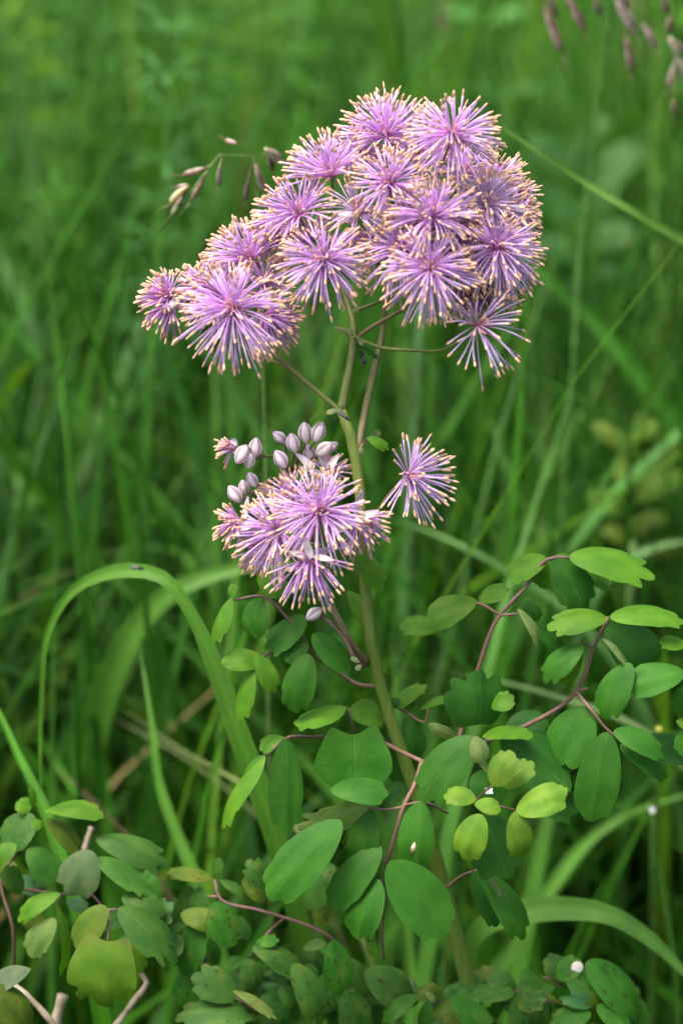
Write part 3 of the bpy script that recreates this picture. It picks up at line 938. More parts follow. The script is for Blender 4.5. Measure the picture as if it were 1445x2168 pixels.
STD, DEEP, WHITE = (LIL0, LIL1, LIL2), (DEEP0, DEEP1, DEEP2), (WHI0, WHI1, WHI2)
NA, NB_, NC = (715, 590, .012), (850, 480, .014), (520, 690, .006)
FLOWERS = [
    # cx, cy, L, n, axis(right, up, towards), spread, d, palette, stalk from, sepals, singles
    (818, 292, 126, 105, (-.12, .92, .34), 80, .012, STD, (845, 470, .014), 0, 8),
    (958, 288, 114, 95, (.22, .42, .85), 98, -.004, STD, (870, 480, .014), 0, 14),
    (1036, 398, 104, 70, (.66, .62, .15), 66, .016, STD, (890, 490, .014), 0, 6),
    (702, 376, 124, 85, (-.22, .95, .22), 70, .006, STD, (725, 560, .012), 0, 8),
    (825, 390, 98, 85, (-.1, .45, .85), 95, -.004, STD, (840, 480, .014), 0, 9),
    (758, 450, 92, 42, (.05, .55, .6), 92, -.002, WHITE, (740, 580, .012), 2, 14),
    (632, 456, 110, 85, (-.45, .72, .42), 84, .004, STD, (715, 590, .012), 0, 8),
    (686, 552, 108, 95, (-.15, .18, .95), 104, -.008, STD, (712, 600, .012), 0, 14),
    (590, 500, 78, 55, (-.3, .2, .8), 95, .014, DEEP, (700, 600, .012), 0, 2),
    (534, 554, 120, 85, (-.45, .85, .22), 68, .008, STD, NC, 0, 7),
    (470, 620, 100, 70, (-.4, .5, .7), 95, .010, STD, NC, 0, 4),
    (494, 656, 130, 110, (-.22, .20, .95), 104, -.010, STD, NC, 0, 16),
    (560, 668, 80, 55, (.75, -.35, .45), 74, -.002, DEEP, NC, 1, 8),
    (356, 628, 66, 50, (-.75, .45, .45), 78, .002, DEEP, (480, 690, .01), 1, 6),
    (366, 645, 74, 42, (-.62, -.62, .35), 55, .004, DEEP, (480, 690, .01), 1, 6),
    (848, 532, 100, 80, (-.15, .05, .98), 100, -.006, STD, (828, 560, .012), 0, 12),
    (918, 462, 112, 115, (-.05, .85, .50), 88, -.010, STD, (860, 490, .014), 0, 10),
    (880, 480, 90, 70, (-.2, .3, .9), 95, .004, STD, (855, 490, .014), 0, 2),
    (910, 572, 112, 90, (.02, .02, 1), 104, -.014, STD, (850, 520, .012), 0, 14),
    (1026, 438, 104, 80, (.38, .82, .40), 78, .000, WHITE, (880, 490, .014), 0, 8),
    (1050, 525, 108, 95, (.42, .10, .88), 98, -.006, STD, (880, 500, .014), 0, 12),
    (972, 535, 88, 75, (.1, -.1, .95), 100, .000, STD, (870, 510, .014), 0, 6),
    (1005, 480, 92, 75, (.3, .3, .85), 95, .002, STD, (880, 490, .014), 0, 3),
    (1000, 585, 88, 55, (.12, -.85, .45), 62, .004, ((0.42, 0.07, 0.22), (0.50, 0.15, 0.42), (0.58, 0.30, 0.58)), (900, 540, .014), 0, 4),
    (1082, 460, 70, 55, (.85, .30, .35), 80, .006, STD, (890, 490, .014), 0, 2),
    (1008, 690, 118, 46, (.42, .02, .72), 100, -.010, ((0.84, 0.40, 0.52), (0.74, 0.56, 0.82), (0.76, 0.66, 0.86)), None, 0, 40),
    # half-hidden flowers that close the head
    (765, 335, 96, 60, (-.1, .7, .5), 85, .014, STD, (845, 470, .014), 0, 1), (888, 335, 92, 60, (.0, .6, .6), 88, .012, STD, (860, 470, .014), 0, 1),
    (985, 375, 94, 60, (.3, .5, .6), 88, .012, STD, (880, 480, .014), 0, 1), (1085, 420, 62, 44, (.8, .4, .3), 75, .012, STD, (890, 490, .014), 0, 0),
    (780, 505, 86, 56, (-.1, .2, .9), 92, .008, STD, (800, 560, .012), 0, 1), (945, 500, 92, 60, (.0, .2, .9), 95, .004, STD, (870, 500, .014), 0, 2),
    (1062, 575, 76, 46, (.5, -.35, .7), 85, .002, STD, (900, 540, .014), 0, 2), (650, 505, 84, 54, (-.3, .3, .8), 92, .010, STD, (700, 600, .012), 0, 1),
    (560, 600, 80, 54, (.1, .4, .8), 90, .008, STD, NC, 0, 1), (432, 612, 78, 50, (-.5, .5, .6), 85, .012, STD, NC, 0, 1),
    (620, 1060, 84, 54, (-.3, .6, .6), 85, .002, STD, (660, 1110, .014), 0, 2),
    # lower cluster
    (676, 1085, 118, 100, (-.05, .30, .95), 102, -.014, STD, (668, 1120, .014), 0, 16),
    (590, 1125, 108, 78, (-.55, .18, .80), 95, -.008, STD, (668, 1130, .014), 0, 9),
    (690, 1000, 56, 30, (.35, .75, .3), 75, .006, STD, (660, 1060, .014), 3, 2),
    (510, 1105, 56, 48, (-.85, -.10, .45), 62, -.004, DEEP, (660, 1120, .014), 3, 4),
    (560, 1150, 70, 40, (-.65, -.55, .5), 70, .000, ((0.55, 0.25, 0.45), LIL1, LIL2), (668, 1140, .014), 0, 3),
    (755, 1102, 72, 44, (.65, -.45, .5), 66, -.010, DEEP, (672, 1140, .014), 3, 6),
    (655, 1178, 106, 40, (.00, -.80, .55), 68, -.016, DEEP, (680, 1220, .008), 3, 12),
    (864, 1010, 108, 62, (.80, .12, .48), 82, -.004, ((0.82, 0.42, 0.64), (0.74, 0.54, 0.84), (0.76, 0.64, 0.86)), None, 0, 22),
]
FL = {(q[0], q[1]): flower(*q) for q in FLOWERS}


def sepal_px(parent_xy, x0, y0, x1, y1, wpx, d):
    p0, p1 = at(x0, y0, d), at(x1, y1, d - .001)
    sepal(FL[parent_xy], p0, (p1 - p0).normalized(), (UP - FWD).normalized(), (p1 - p0).length, wpx * PXM, (0.72, 0.70, 0.66))


for q in (((755, 1102), 742, 1104, 704, 1136, 26, -.014), ((755, 1102), 752, 1100, 804, 1086, 24, -.016), ((655, 1178), 658, 1182, 640, 1132, 18, -.022), ((655, 1178), 652, 1180, 608, 1172, 20, -.020),
          ((655, 1178), 664, 1178, 706, 1190, 18, -.02), ((510, 1105), 540, 1102, 500, 1130, 28, -.006), ((690, 1000), 664, 992, 622, 964, 24, .0), ((690, 1000), 690, 990, 668, 950, 22, .004), ((690, 1000), 694, 996, 722, 962, 22, .002),
          ((366, 645), 376, 642, 340, 658, 20, .0), ((356, 628), 380, 632, 356, 650, 16, -.002), ((560, 668), 560, 652, 578, 632, 22, -.008), ((758, 450), 760, 456, 700, 452, 18, -.002)):
    sepal_px(*q)


# ---- buds
def bud(x, y, dx, dy, size, d, st, shade=0.0):
    c = at(x, y, d)
    A = (RIGHT * dx + UP * (-dy) - FWD * .25).normalized()
    L, W = size * PXM, size * .74 * PXM
    V, F, C = [], [], []
    NS, NR = 16, 9
    for i in range(NR + 1):
        u = i / NR
        r = W * .5 * math.sin(math.pi * (.03 + .94 * u)) ** .75 * (1 - .12 * u)
        o1 = A.orthogonal().normalized(); o2 = A.cross(o1)
        for k in range(NS):
            a = 2 * math.pi * k / NS
            groove = 1 - .13 * max(0, math.cos(4 * a)) ** 6
            V.append(c + A * (L * (u - .5)) + (o1 * math.cos(a) + o2 * math.sin(a)) * r * groove)
            base = lerp3((0.92, 0.91, 0.78), (0.80, 0.64, 0.80), u * .7 + shade)
            C.append(lerp3(base, (0.30, 0.15, 0.22), .85 if math.cos(4 * a) > .9 else 0))
    for i in range(NR):
        for k in range(NS):
            a, b2 = i * NS + k, i * NS + (k + 1) % NS
            F.append((a, b2, b2 + NS, a + NS))
    F.append(tuple(range(NS))[::-1]); F.append(tuple(NR * NS + k for k in range(NS)))
    o = mesh_obj('bud', V, F, M_PETAL, PLANT, cols=C)
    bx, by = x - dx * size * .45, y - dy * size * .45
    stalk('bud_stalk', [(st[0], st[1], st[2]), ((st[0] + bx) / 2, (st[1] + by) / 2 + 6, (st[2] + d) / 2 + .002), (bx, by, d)], 2.6, 2.2, (0.20, 0.17, 0.08), o, n=6, sides=5, col2=(0.24, 0.13, 0.13))
    return o


S1, S2 = (560, 965, .016), (612, 1000, .022)
for q in ((512, 962, -.5, .85, 46, -.004, S1, .15), (540, 948, .15, -1, 44, .002, S1, 0), (528, 975, -.2, 1, 36, .0, S1, .1),
          (592, 926, -.75, -.6, 36, .010, S2, .35), (620, 938, -.2, -1, 44, .006, S2, .15), (646, 916, -.1, -1, 46, .006, S2, .05),
          (674, 914, .35, -.9, 46, .004, S2, .12), (686, 950, .7, -.5, 42, .002, S2, 0), (702, 946, .8, -.5, 32, .006, S2, .3),
          (594, 972, -.5, -.8, 44, .002, S2, .1), (534, 1016, -.4, -.8, 36, .004, S2, .2), (497, 1046, -.5, -.7, 44, .002, (575, 1010, .018), .12),
          (516, 1032, -.2, -.9, 34, .008, (575, 1010, .018), .15), (664, 1300, -.7, .5, 40, -.004, (700, 1316, -.004), .05), (655, 960, -.2, -.9, 40, .010, S2, .1)):
    bud(*q)
# a half-open bud among them, with its first stamens out
flower(496, 950, 40, 16, (-.95, .1, .4), 45, -.002, STD, S1, 2, 3)


# ---- compound leaves: the part 'leaf' is the stalk, its leaflets are sub-parts
def compound(parent, stalks, leaves, dbase=0.0, name='leaf', col=PURP, spot=None):
    b = MB()
    for pts, r0, r1 in stalks:
        C = catmull([tuple(at(p[0], p[1], (p[2] if len(p) > 2 else 0) + dbase)) for p in pts], max(4, 5 * (len(pts) - 1)))
        m = len(C)
        b.tube(C, [(r0 * (1 - i / (m - 1)) + r1 * i / (m - 1)) * PXM for i in range(m)], [lerp3(PURP2, col, (i / (m - 1))) for i in range(m)], 7)
    lf = b.build(name, M_STEM, parent)
    for q in leaves:
        kw = dict(q[-1]) if isinstance(q[-1], dict) else {}
        a = q[:-1] if isinstance(q[-1], dict) else q
        bx, by, tx, ty, wpx, d, roll, c = a
        if spot is not None: kw.setdefault('spot', spot)
        leaflet(lf, bx, by, tx, ty, wpx, d=d + dbase, roll=roll, col=c, **kw)
    return lf


HEART = dict(cord=.18, lobes=.06, fold=.12)
compound(PLANT, [([(806, 1455, .004), (740, 1440, .018), (690, 1405, .016), (657, 1380, .010), (640, 1345, .008), (600, 1300, .008), (562, 1264, .008), (495, 1270, .008)], 4.5, 3),
                 ([(657, 1372, .010), (610, 1385, .012), (565, 1385, .008), (540, 1402, .006)], 3, 2.5)], [
    (490, 1266, 446, 1362, 34, .006, 62, LB, dict(fold=.5)), (488, 1268, 498, 1236, 18, .008, 50, LB),
    (566, 1264, 580, 1212, 72, .012, 58, LB), (545, 1266, 540, 1352, 60, .004, 25, LG), (563, 1266, 610, 1270, 34, .014, 60, LB),
    (648, 1306, 560, 1376, 62, .008, 45, LG, dict(fold=.35)), (662, 1342, 736, 1418, 62, -.002, 15, LG), (652, 1362, 602, 1398, 46, .006, 20, LG),
    (655, 1385, 618, 1510, 76, .000, 12, LG), (541, 1398, 470, 1400, 52, .004, 30, LB, HEART), (543, 1385, 585, 1466, 46, .000, 20, LB, dict(lobes=.18)),
    (537, 1412, 508, 1526, 36, .004, 50, LB, dict(lobes=.16, fold=.4))])
compound(PLANT, [([(893, 1612, -.004), (850, 1592, .002), (790, 1566, .012), (740, 1560, .012), (660, 1560, .010), (605, 1563, .006), (565, 1600, .006)], 5, 3),
                 ([(755, 1560, .012), (745, 1530, .006), (736, 1498, .006)], 3, 2.6)], [
    (734, 1498, 620, 1528, 46, .004, 62, LB, dict(fold=.4)), (738, 1506, 808, 1512, 58, .008, 40, LB), (700, 1504, 718, 1534, 30, .012, 40, LB),
    (749, 1556, 750, 1672, 164, -.006, 10, LG, dict(cord=.24, lobes=.015, fold=.05, camber=.04)), (603, 1562, 606, 1764, 78, -.004, 15, LG, dict(camber=.06)),
    (562, 1602, 460, 1750, 42, .000, 60, LB, dict(fold=.5, lobes=.2)), (560, 1598, 520, 1660, 36, .006, 30, LG), (604, 1563, 548, 1584, 32, .008, 50, LB)])
compound(PLANT, [([(893, 1612, -.004), (878, 1660, -.006), (855, 1705, -.008), (835, 1770, -.008), (820, 1825, -.006), (812, 1900, .002), (808, 1990, .008), (812, 2030, .012)], 5.5, 3),
                 ([(855, 1708, -.008), (815, 1714, -.008), (778, 1710, -.008)], 3, 2.4), ([(855, 1705, -.008), (890, 1698, -.01), (948, 1722, -.004)], 3, 2.2),
                 ([(822, 1824, -.006), (800, 1822, -.006)], 2.6, 2), ([(822, 1824, -.006), (838, 1830, -.010)], 2.6, 2)], [
    (700, 1672, 820, 1682, 58, -.012, 35, LG, dict(lobes=.06)), (790, 1698, 628, 1748, 66, -.008, -40, LP, dict(lobes=.2, wave=.12)), (722, 1738, 566, 1904, 104, -.014, 20, LG, dict(camber=.06)),
    (786, 1712, 764, 1836, 72, -.008, 15, LG), (890, 1696, 880, 1840, 82, -.012, 10, LG), (806, 1792, 698, 1922, 76, -.010, 20, LG),
    (802, 1862, 752, 1990, 86, -.012, 25, LG), (803, 1866, 788, 1992, 24, -.012, 60, LP), (792, 1990, 784, 2024, 24, -.008, 30, LB),
    (822, 1826, 944, 1982, 122, -.018, 18, LG, dict(camber=.05)), (770, 1730, 735, 1800, 50, .0, -30, LO), (835, 1826, 905, 1850, 60, -.008, 50, LG)])
compound(PLANT, [([(893, 1612, -.004), (930, 1600, -.004), (965, 1590, -.004), (1000, 1560, -.008)], 3.2, 2.4),
                 ([(930, 1690, -.010), (970, 1690, -.014), (1005, 1694, -.018), (1050, 1705, -.018), (1095, 1716, -.018)], 2.8, 2.2),
                 ([(1005, 1694, -.018), (1030, 1672, -.014), (1052, 1658, -.014)], 2.4, 2.2)], [
    (997, 1560, 888, 1694, 98, -.020, 20, LG, dict(camber=.08)), (906, 1532, 970, 1560, 32, -.006, -30, LP), (1004, 1558, 1022, 1616, 42, -.022, 20, LP),
    (1000, 1596, 1034, 1636, 16, -.020, 40, LP), (1042, 1664, 1082, 1590, 62, -.024, 15, LY), (1062, 1664, 1128, 1614, 54, -.018, 20, LY),
    (1008, 1692, 938, 1686, 46, -.026, 30, LY), (1003, 1702, 1060, 1712, 34, -.028, 35, LY), (1092, 1718, 1196, 1676, 66, -.024, 25, LY, dict(lobes=.05)),
    (1092, 1716, 1104, 1820, 58, -.024, 15, LY), (1018, 1724, 982, 1822, 72, -.030, 12, LY), (1160, 1690, 1200, 1670, 30, -.018, 20, LY)])
compound(PLANT, [([(880, 1640, .012), (930, 1610, .012), (1000, 1580, .010), (1115, 1535, .008), (1218, 1464, .004), (1236, 1432, .004), (1256, 1370, .004), (1287, 1306, .004)], 6, 4),
                 ([(1218, 1464, .004), (1248, 1500, .0), (1280, 1540, .0), (1310, 1566, .0)], 4, 3), ([(1256, 1372, .004), (1234, 1362, .002)], 3, 2.4),
                 ([(1220, 1462, .004), (1243, 1458, .004)], 4, 3.4), ([(1300, 1450, .01), (1350, 1432, .01), (1450, 1425, .01)], 3.6, 3)], [
    (1284, 1308, 1158, 1330, 54, .000, 40, LB), (1290, 1306, 1450, 1318, 52, .000, 45, LB, dict(lobes=.18)), (1284, 1322, 1386, 1428, 112, .010, 20, LD),
    (1285, 1312, 1350, 1330, 40, .014, 40, LB), (1233, 1364, 1146, 1440, 56, .000, 35, LG, dict(lobes=.2, fold=.4)), (1228, 1366, 1192, 1456, 36, .004, -25, LB, dict(fold=.4)),
    (1274, 1350, 1328, 1416, 18, .000, 62, LP), (1334, 1404, 1274, 1520, 72, -.002, 25, LG, dict(lobes=.14)), (1448, 1424, 1320, 1456, 72, -.002, 25, LG),
    (1452, 1366, 1394, 1358, 36, .000, 30, LB), (1244, 1498, 1166, 1618, 112, .002, 15, LG, dict(camber=.05)), (1284, 1550, 1246, 1740, 98, -.008, 10, LG, dict(camber=.05, lobes=.06)),
    (1298, 1548, 1406, 1600, 56, -.010, 30, LG), (1312, 1576, 1416, 1642, 54, -.006, 30, LG, dict(lobes=.05)), (1350, 1570, 1470, 1600, 70, .010, 30, LD),
    (1470, 1450, 1436, 1520, 64, .002, 20, LG), (1470, 1540, 1440, 1600, 58, .000, 20, LG), (1430, 1525, 1470, 1545, 26, .000, 40, LB),
    (1020, 1560, 1128, 1556, 34, -.004, 60, LB), (1062, 1560, 1206, 1672, 124, .000, 20, LD, dict(camber=.05)), (1130, 1692, 1222, 1716, 78, .002, 25, LD),
    (1022, 1722, 1072, 1860, 120, -.008, 15, LD, dict(camber=.05)), (1070, 1545, 1160, 1530, 70, .012, 30, LD), (1000, 1640, 1060, 1700, 90, .008, 20, LD)])
compound(PLANT, [([(960, 1605, .012), (985, 1510, .014), (1010, 1420, .012), (1056, 1304, .010), (1110, 1245, .010), (1160, 1183, .010), (1210, 1180, .010)], 5.5, 3.6),
                 ([(1058, 1303, .010), (1012, 1277, .010), (930, 1332, .014)], 3.2, 2.4), ([(1058, 1303, .010), (1096, 1299, .008)], 3.2, 2.6)], [
    (1154, 1180, 1073, 1222, 58, .012, 45, LB), (1160, 1186, 1146, 1246, 62, .014, 40, LB), (1172, 1178, 1216, 1182, 16, .012, 50, LB), (1172, 1184, 1238, 1296, 86, .006, 25, LD, dict(lobes=.16)),
    (1204, 1178, 1382, 1226, 74, .004, 40, LB, dict(lobes=.2, fold=.2)), (1212, 1190, 1290, 1250, 40, .012, 35, LB), (1008, 1272, 908, 1318, 64, .010, 35, LB, dict(lobes=.05)),
    (936, 1332, 846, 1326, 42, .016, 50, LB, dict(lobes=.16)), (1012, 1272, 1076, 1244, 42, .012, 40, LB), (1094, 1288, 1142, 1364, 22, .006, 60, LP),
    (1130, 1316, 1174, 1368, 40, .016, 30, LD), (1108, 1272, 1140, 1316, 44, .030, 20, LD),
    (1012, 1534, 1008, 1418, 136, .002, 25, LD, dict(lobes=.26, cord=.1)), (1040, 1500, 1086, 1472, 40, .000, 45, LB)])
compound(PLANT, [([(828, 1490, .012), (862, 1510, .014), (900, 1528, .012), (906, 1500, .012)], 3, 2.2)], [
    (832, 1500, 902, 1450, 40, .014, 40, LB), (888, 1502, 962, 1476, 20, .014, 58, LB), (856, 1520, 890, 1604, 52, .014, 15, LD), (835, 1500, 838, 1476, 26, .010, 30, LD),
    (812, 1560, 850, 1660, 60, .020, 20, LD), (858, 1660, 812, 1690, 50, .018, 20, LD)])
compound(PLANT, [([(764, 946, -.002), (776, 930, .004), (790, 922, .006)], 3, 2.2)], [
    (776, 926, 822, 952, 24, .000, 20, LB), (790, 922, 806, 914, 18, .008, 30, (0.13, 0.20, 0.07))])
compound(PLANT, [([(770, 1200, .002), (758, 1185, -.004), (756, 1170, -.004)], 3, 2.2)], [
    (758, 1168, 808, 1248, 52, -.004, 30, LB, dict(fold=.4)), (768, 1172, 778, 1150, 26, .010, 30, LG), (735, 1250, 790, 1336, 42, .014, 25, LB)])
compound(PLANT, [([(945, 1880, .018), (985, 1850, .010), (1010, 1842, .006)], 4, 2.4)], [
    (1000, 1844, 1050, 1962, 62, .004, 40, LD), (1022, 1848, 1110, 1990, 66, .000, 25, LG, dict(spot=.25, lobes=.16)), (1020, 1846, 1060, 1900, 14, -.004, 60, LP)])


# ------------------------------------------------------------------ the other, flowerless rues at its foot
def foliage_plant(label, ground_px, stalks, leaves, spot, dbase=0.0):
    p = at(ground_px[0], ground_px[1], ground_px[2])
    g = Vector((p.x, p.y + 0.02, 0))
    e = empty('rue_seedling', g)
    tag(e, label, 'leafy plant', 'flowerless rues at the foot of the flowering one')
    b = MB()
    C = catmull([(g.x, g.y, -.005), (g.x * .5 + p.x * .5, g.y * .6 + p.y * .4, p.z * .55), tuple(p)], 12)
    b.tube(C, [5 * PXM] * 13, [lerp3(GST, PURP, i / 12) for i in range(13)], 7)
    b.build('stem', M_STEM, e)
    compound(e, stalks, leaves, dbase, spot=spot)
    return e


RUE_A = foliage_plant('bronze-edged rue with a large three-lobed leaflet over dry pale stalks', (30, 2180, .05),
    [([(32, 2180, .05), (30, 2055, .03), (27, 1960, .02), (5, 1850, .02), (40, 1800, .02), (70, 1730, .02)], 5, 3), ([(18, 1880, .02), (70, 1885, .022), (130, 1893, .02), (196, 1896, .015), (228, 1926, .01), (252, 1925, .01)], 3.6, 2.6),
     ([(229, 1926, .01), (230, 1960, .006), (228, 1994, .004)], 3, 2.4), ([(196, 1896, .015), (205, 1850, .015), (203, 1815, .015)], 2.6, 2), ([(130, 1893, .02), (122, 1910, .018)], 2.6, 2)], [
    (66, 1714, 34, 1700, 44, .02, 40, LB), (70, 1712, 66, 1664, 22, .022, 40, LB), (92, 1718, 220, 1724, 34, .016, 58, LB), (74, 1728, 4, 1790, 82, .018, 30, LS), (66, 1740, 88, 1752, 26, .012, 40, LB),
    (96, 1732, 168, 1806, 44, .018, 45, LO), (36, 1788, -14, 1826, 44, .012, 30, LB), (58, 1798, 128, 1862, 70, .014, 25, LG), (196, 1802, 148, 1896, 96, .010, 15, (0.13, 0.23, 0.085), dict(lobes=.14)),
    (204, 1774, 360, 1832, 66, .016, 35, LS, dict(lobes=.36, fold=.3)), (204, 1818, 318, 1898, 54, .010, 35, LS, dict(lobes=.3)), (128, 1892, 34, 1946, 40, .012, 45, LB, dict(lobes=.2)),
    (120, 1914, 136, 2068, 26, .008, 58, LB), (118, 1946, 62, 2026, 60, .010, 25, (0.15, 0.27, 0.06), dict(lobes=.2)), (252, 1922, 374, 2040, 88, .002, 25, LS, dict(lobes=.36)), (258, 1900, 350, 1930, 56, .008, 30, LS),
    (224, 1918, 164, 2008, 70, .006, 20, LO), (228, 1994, 216, 2136, 152, -.006, 12, (0.095, 0.22, 0.012), dict(lobes=.52, cord=.16, notch=.75)), (262, 1992, 300, 2060, 50, .010, 14, (0.095, 0.22, 0.012), dict(lobes=.1)),
    (66, 2052, -20, 2088, 44, .0, 40, (0.13, 0.21, 0.10)), (-20, 2090, 52, 2190, 96, -.004, 25, LO, dict(spot=.5)), (22, 1862, 100, 1896, 46, .03, 30, (0.07, 0.2, 0.07)), (140, 1908, 190, 1926, 40, .035, 30, (0.07, 0.2, 0.07))],
    .22, .0)
RUE_B = foliage_plant('rue thick with brown-spotted crumpled leaflets under the large green leaflets', (690, 2200, .045),
    [([(692, 2200, .045), (740, 2060, .02), (700, 1986, .012), (600, 1942, .008), (545, 1926, .008), (462, 1898, .010), (455, 1862, .012)], 5, 3), ([(600, 1944, .008), (572, 1970, .012), (552, 1992, .010), (525, 2030, .010)], 3.4, 2.6),
     ([(740, 2062, .02), (790, 2085, .016), (840, 2095, .014), (900, 2115, .012), (950, 2125, .012)], 3.4, 2.6), ([(462, 1898, .010), (430, 1900, .012), (420, 1960, .012)], 2.6, 2),
     ([(692, 2200, .045), (620, 2130, .02), (560, 2145, .014), (500, 2112, .012)], 3.2, 2.4)], [
    (450, 1862, 350, 1850, 40, .012, 40, LO, dict(lobes=.2)), (455, 1858, 466, 1816, 26, .012, 20, LG), (404, 1876, 384, 1968, 52, .014, 20, LS), (424, 1876, 420, 1962, 48, .012, 20, LS),
    (424, 1955, 388, 2064, 76, .006, 15, LG), (452, 1910, 492, 2004, 78, .002, 15, LG), (528, 1992, 500, 1942, 34, .004, 35, LS), (466, 1864, 524, 1900, 24, .010, 40, LS, dict(lobes=.2)),
    (572, 1880, 524, 1822, 60, .004, 20, LS, dict(lobes=.2)), (560, 1912, 520, 1852, 48, .012, 20, LO), (650, 1925, 700, 1830, 76, .014, 20, LS), (670, 1960, 720, 1880, 60, .018, 20, LO),
    (536, 2002, 634, 2062, 62, .000, 30, LS, dict(lobes=.22, wave=.15)), (540, 2000, 590, 1990, 30, .002, 50, LG), (522, 2030, 540, 2098, 56, .002, 15, LS), (520, 2030, 476, 2048, 28, .006, 40, LG),
    (500, 2112, 406, 2066, 82, -.004, 20, LS), (494, 2098, 584, 2160, 26, -.008, 58, (0.19, 0.28, 0.06), dict(lobes=.2)), (704, 1990, 716, 2110, 70, .000, 20, LG, dict(lobes=.14)),
    (620, 2040, 688, 2166, 72, -.002, 20, LS, dict(lobes=.18)), (620, 2134, 598, 2086, 36, .002, 25, LS), (536, 2156, 372, 2150, 52, -.006, 40, LS, dict(lobes=.14)), (520, 2170, 400, 2190, 60, -.01, 30, LS),
    (640, 2010, 690, 1996, 24, .004, 50, LS), (660, 2040, 640, 2110, 56, .010, 15, LD), (772, 2056, 874, 2130, 88, .004, 20, LS, dict(spot=.9)), (884, 2108, 806, 2162, 42, .000, 35, LG, dict(lobes=.16)),
    (908, 2116, 896, 2190, 36, .002, 30, LG), (952, 2112, 1036, 2190, 60, -.002, 30, LG), (866, 2068, 882, 2106, 14, .000, 30, LP), (900, 2100, 920, 2122, 14, -.002, 30, LP), (735, 2030, 780, 2110, 50, .012, 20, LS),
    (430, 2040, 380, 2130, 70, .010, 20, LG), (470, 2050, 440, 2110, 60, .014, 20, LD), (580, 2100, 620, 2180, 60, .010, 20, LD), (730, 2100, 760, 2190, 80, .008, 20, LS)],
    .75, .012)
RUE_C = foliage_plant('low rue clump of dark-spotted leaflets with a tiny snail shell on it', (1180, 2200, .05),
    [([(1180, 2200, .05), (1200, 2130, .02), (1185, 2085, .016), (1150, 2068, .016)], 4, 2.6), ([(1200, 2130, .02), (1110, 2105, .016), (1070, 2090, .016)], 3, 2.4), ([(1195, 2110, .018), (1255, 2130, .012), (1262, 2150, .012)], 3, 2.4)], [
    (1092, 2096, 1034, 2068, 56, .016, 25, LS), (1088, 2102, 990, 2112, 50, .014, 35, LS, dict(lobes=.16)), (1096, 2108, 1116, 2190, 72, .010, 20, LS), (1150, 2086, 1094, 2070, 50, .014, 30, LG),
    (1196, 2066, 1150, 2032, 60, .016, 30, LS), (1176, 2070, 1228, 2034, 60, .014, 30, LG), (1198, 2082, 1296, 2104, 52, .010, 35, LG), (1240, 2036, 1354, 2150, 92, .008, 30, LG, dict(fold=.3)),
    (1258, 2126, 1184, 2108, 46, .006, 30, (0.05, 0.19, 0.05)), (1262, 2130, 1336, 2186, 52, .004, 35, LG), (1148, 2100, 1208, 2138, 16, .008, 58, LO), (1250, 2146, 1160, 2172, 56, .004, 30, LG), (1130, 2110, 1150, 2180, 50, .012, 20, LD),
    (1290, 2090, 1370, 2190, 70, .014, 25, LG), (1210, 2060, 1260, 2100, 50, .018, 20, LS)],
    .7, .010)


def fillers(plant, boxes, n, seed):
    """More of the crumpled spotted leaflets between those traced one by one."""
    rnd = random.Random(seed)
    lf = [c for c in plant.children if c.name.startswith('leaf')][0]
    for _ in range(n):
        x0, y0, x1, y1 = rnd.choice(boxes)
        bx, by = rnd.uniform(x0, x1), rnd.uniform(y0, y1)
        a = rnd.uniform(0, 6.283)
        L = rnd.uniform(44, 92)
        c = rnd.choice((LS, LS, LG, LD, LO, (0.05, 0.17, 0.04)))
        leaflet(lf, bx, by, bx + math.cos(a) * L, by + math.sin(a) * L * .75, L * rnd.uniform(.55, .9), d=rnd.uniform(.016, .045), dd=rnd.uniform(-.008, .008), roll=rnd.uniform(5, 48),
                col=c, spot=rnd.uniform(.4, 1.0), lobes=rnd.uniform(.08, .24), wave=rnd.uniform(.05, .16), seed=rnd.randrange(10 ** 6), fold=rnd.uniform(.1, .4))


fillers(RUE_B, [(370, 1930, 560, 2170), (500, 2010, 760, 2175), (760, 2085, 960, 2175)], 58, 31)
fillers(RUE_C, [(1010, 2080, 1340, 2180)], 20, 32)
fillers(RUE_A, [(0, 1780, 120, 1960), (130, 1850, 330, 1990)], 9, 33)


# ------------------------------------------------------------------ grass seed heads
def spikelet(parent, x0, y0, x1, y1, wpx, d, col, awn=0.5):
    P0, P1 = at(x0, y0, d), at(x1, y1, d + .004)
    a = P1 - P0
    L = a.length
    b = MB()
    k = (FOCUS + d) / FOCUS * PXM
    side = a.cross(CAM - P0).normalized()
    for off, sc, c in ((0.0, 1.0, col), (0.22, .8, lerp3(col, (0.62, 0.58, 0.50), .55)), (-0.2, .75, lerp3(col, (0.16, 0.07, 0.06), .45))):
        pts, rad = [], []
        for i in range(8):
            u = i / 7
            pts.append(P0 + a * (u * sc + (1 - sc) * .4) + side * (off * wpx * k * (0.3 + u)))
            rad.append(wpx * k * .36 * (math.sin(math.pi * (.06 + .9 * u)) ** .8) + 1e-5)
        b.tube(pts, rad, c, 6, flat=.6)
    if awn:
        e = P1 + a * awn + side * (wpx * k * .4)
        b.tube([P1 - a * .05, P1.lerp(e, .5) + side * .0004, e], [.00018, .00014, .00006], lerp3(col, (.25, .2, .1), .5), 4)
    return b.build('spikelet', M_HUSK, parent)


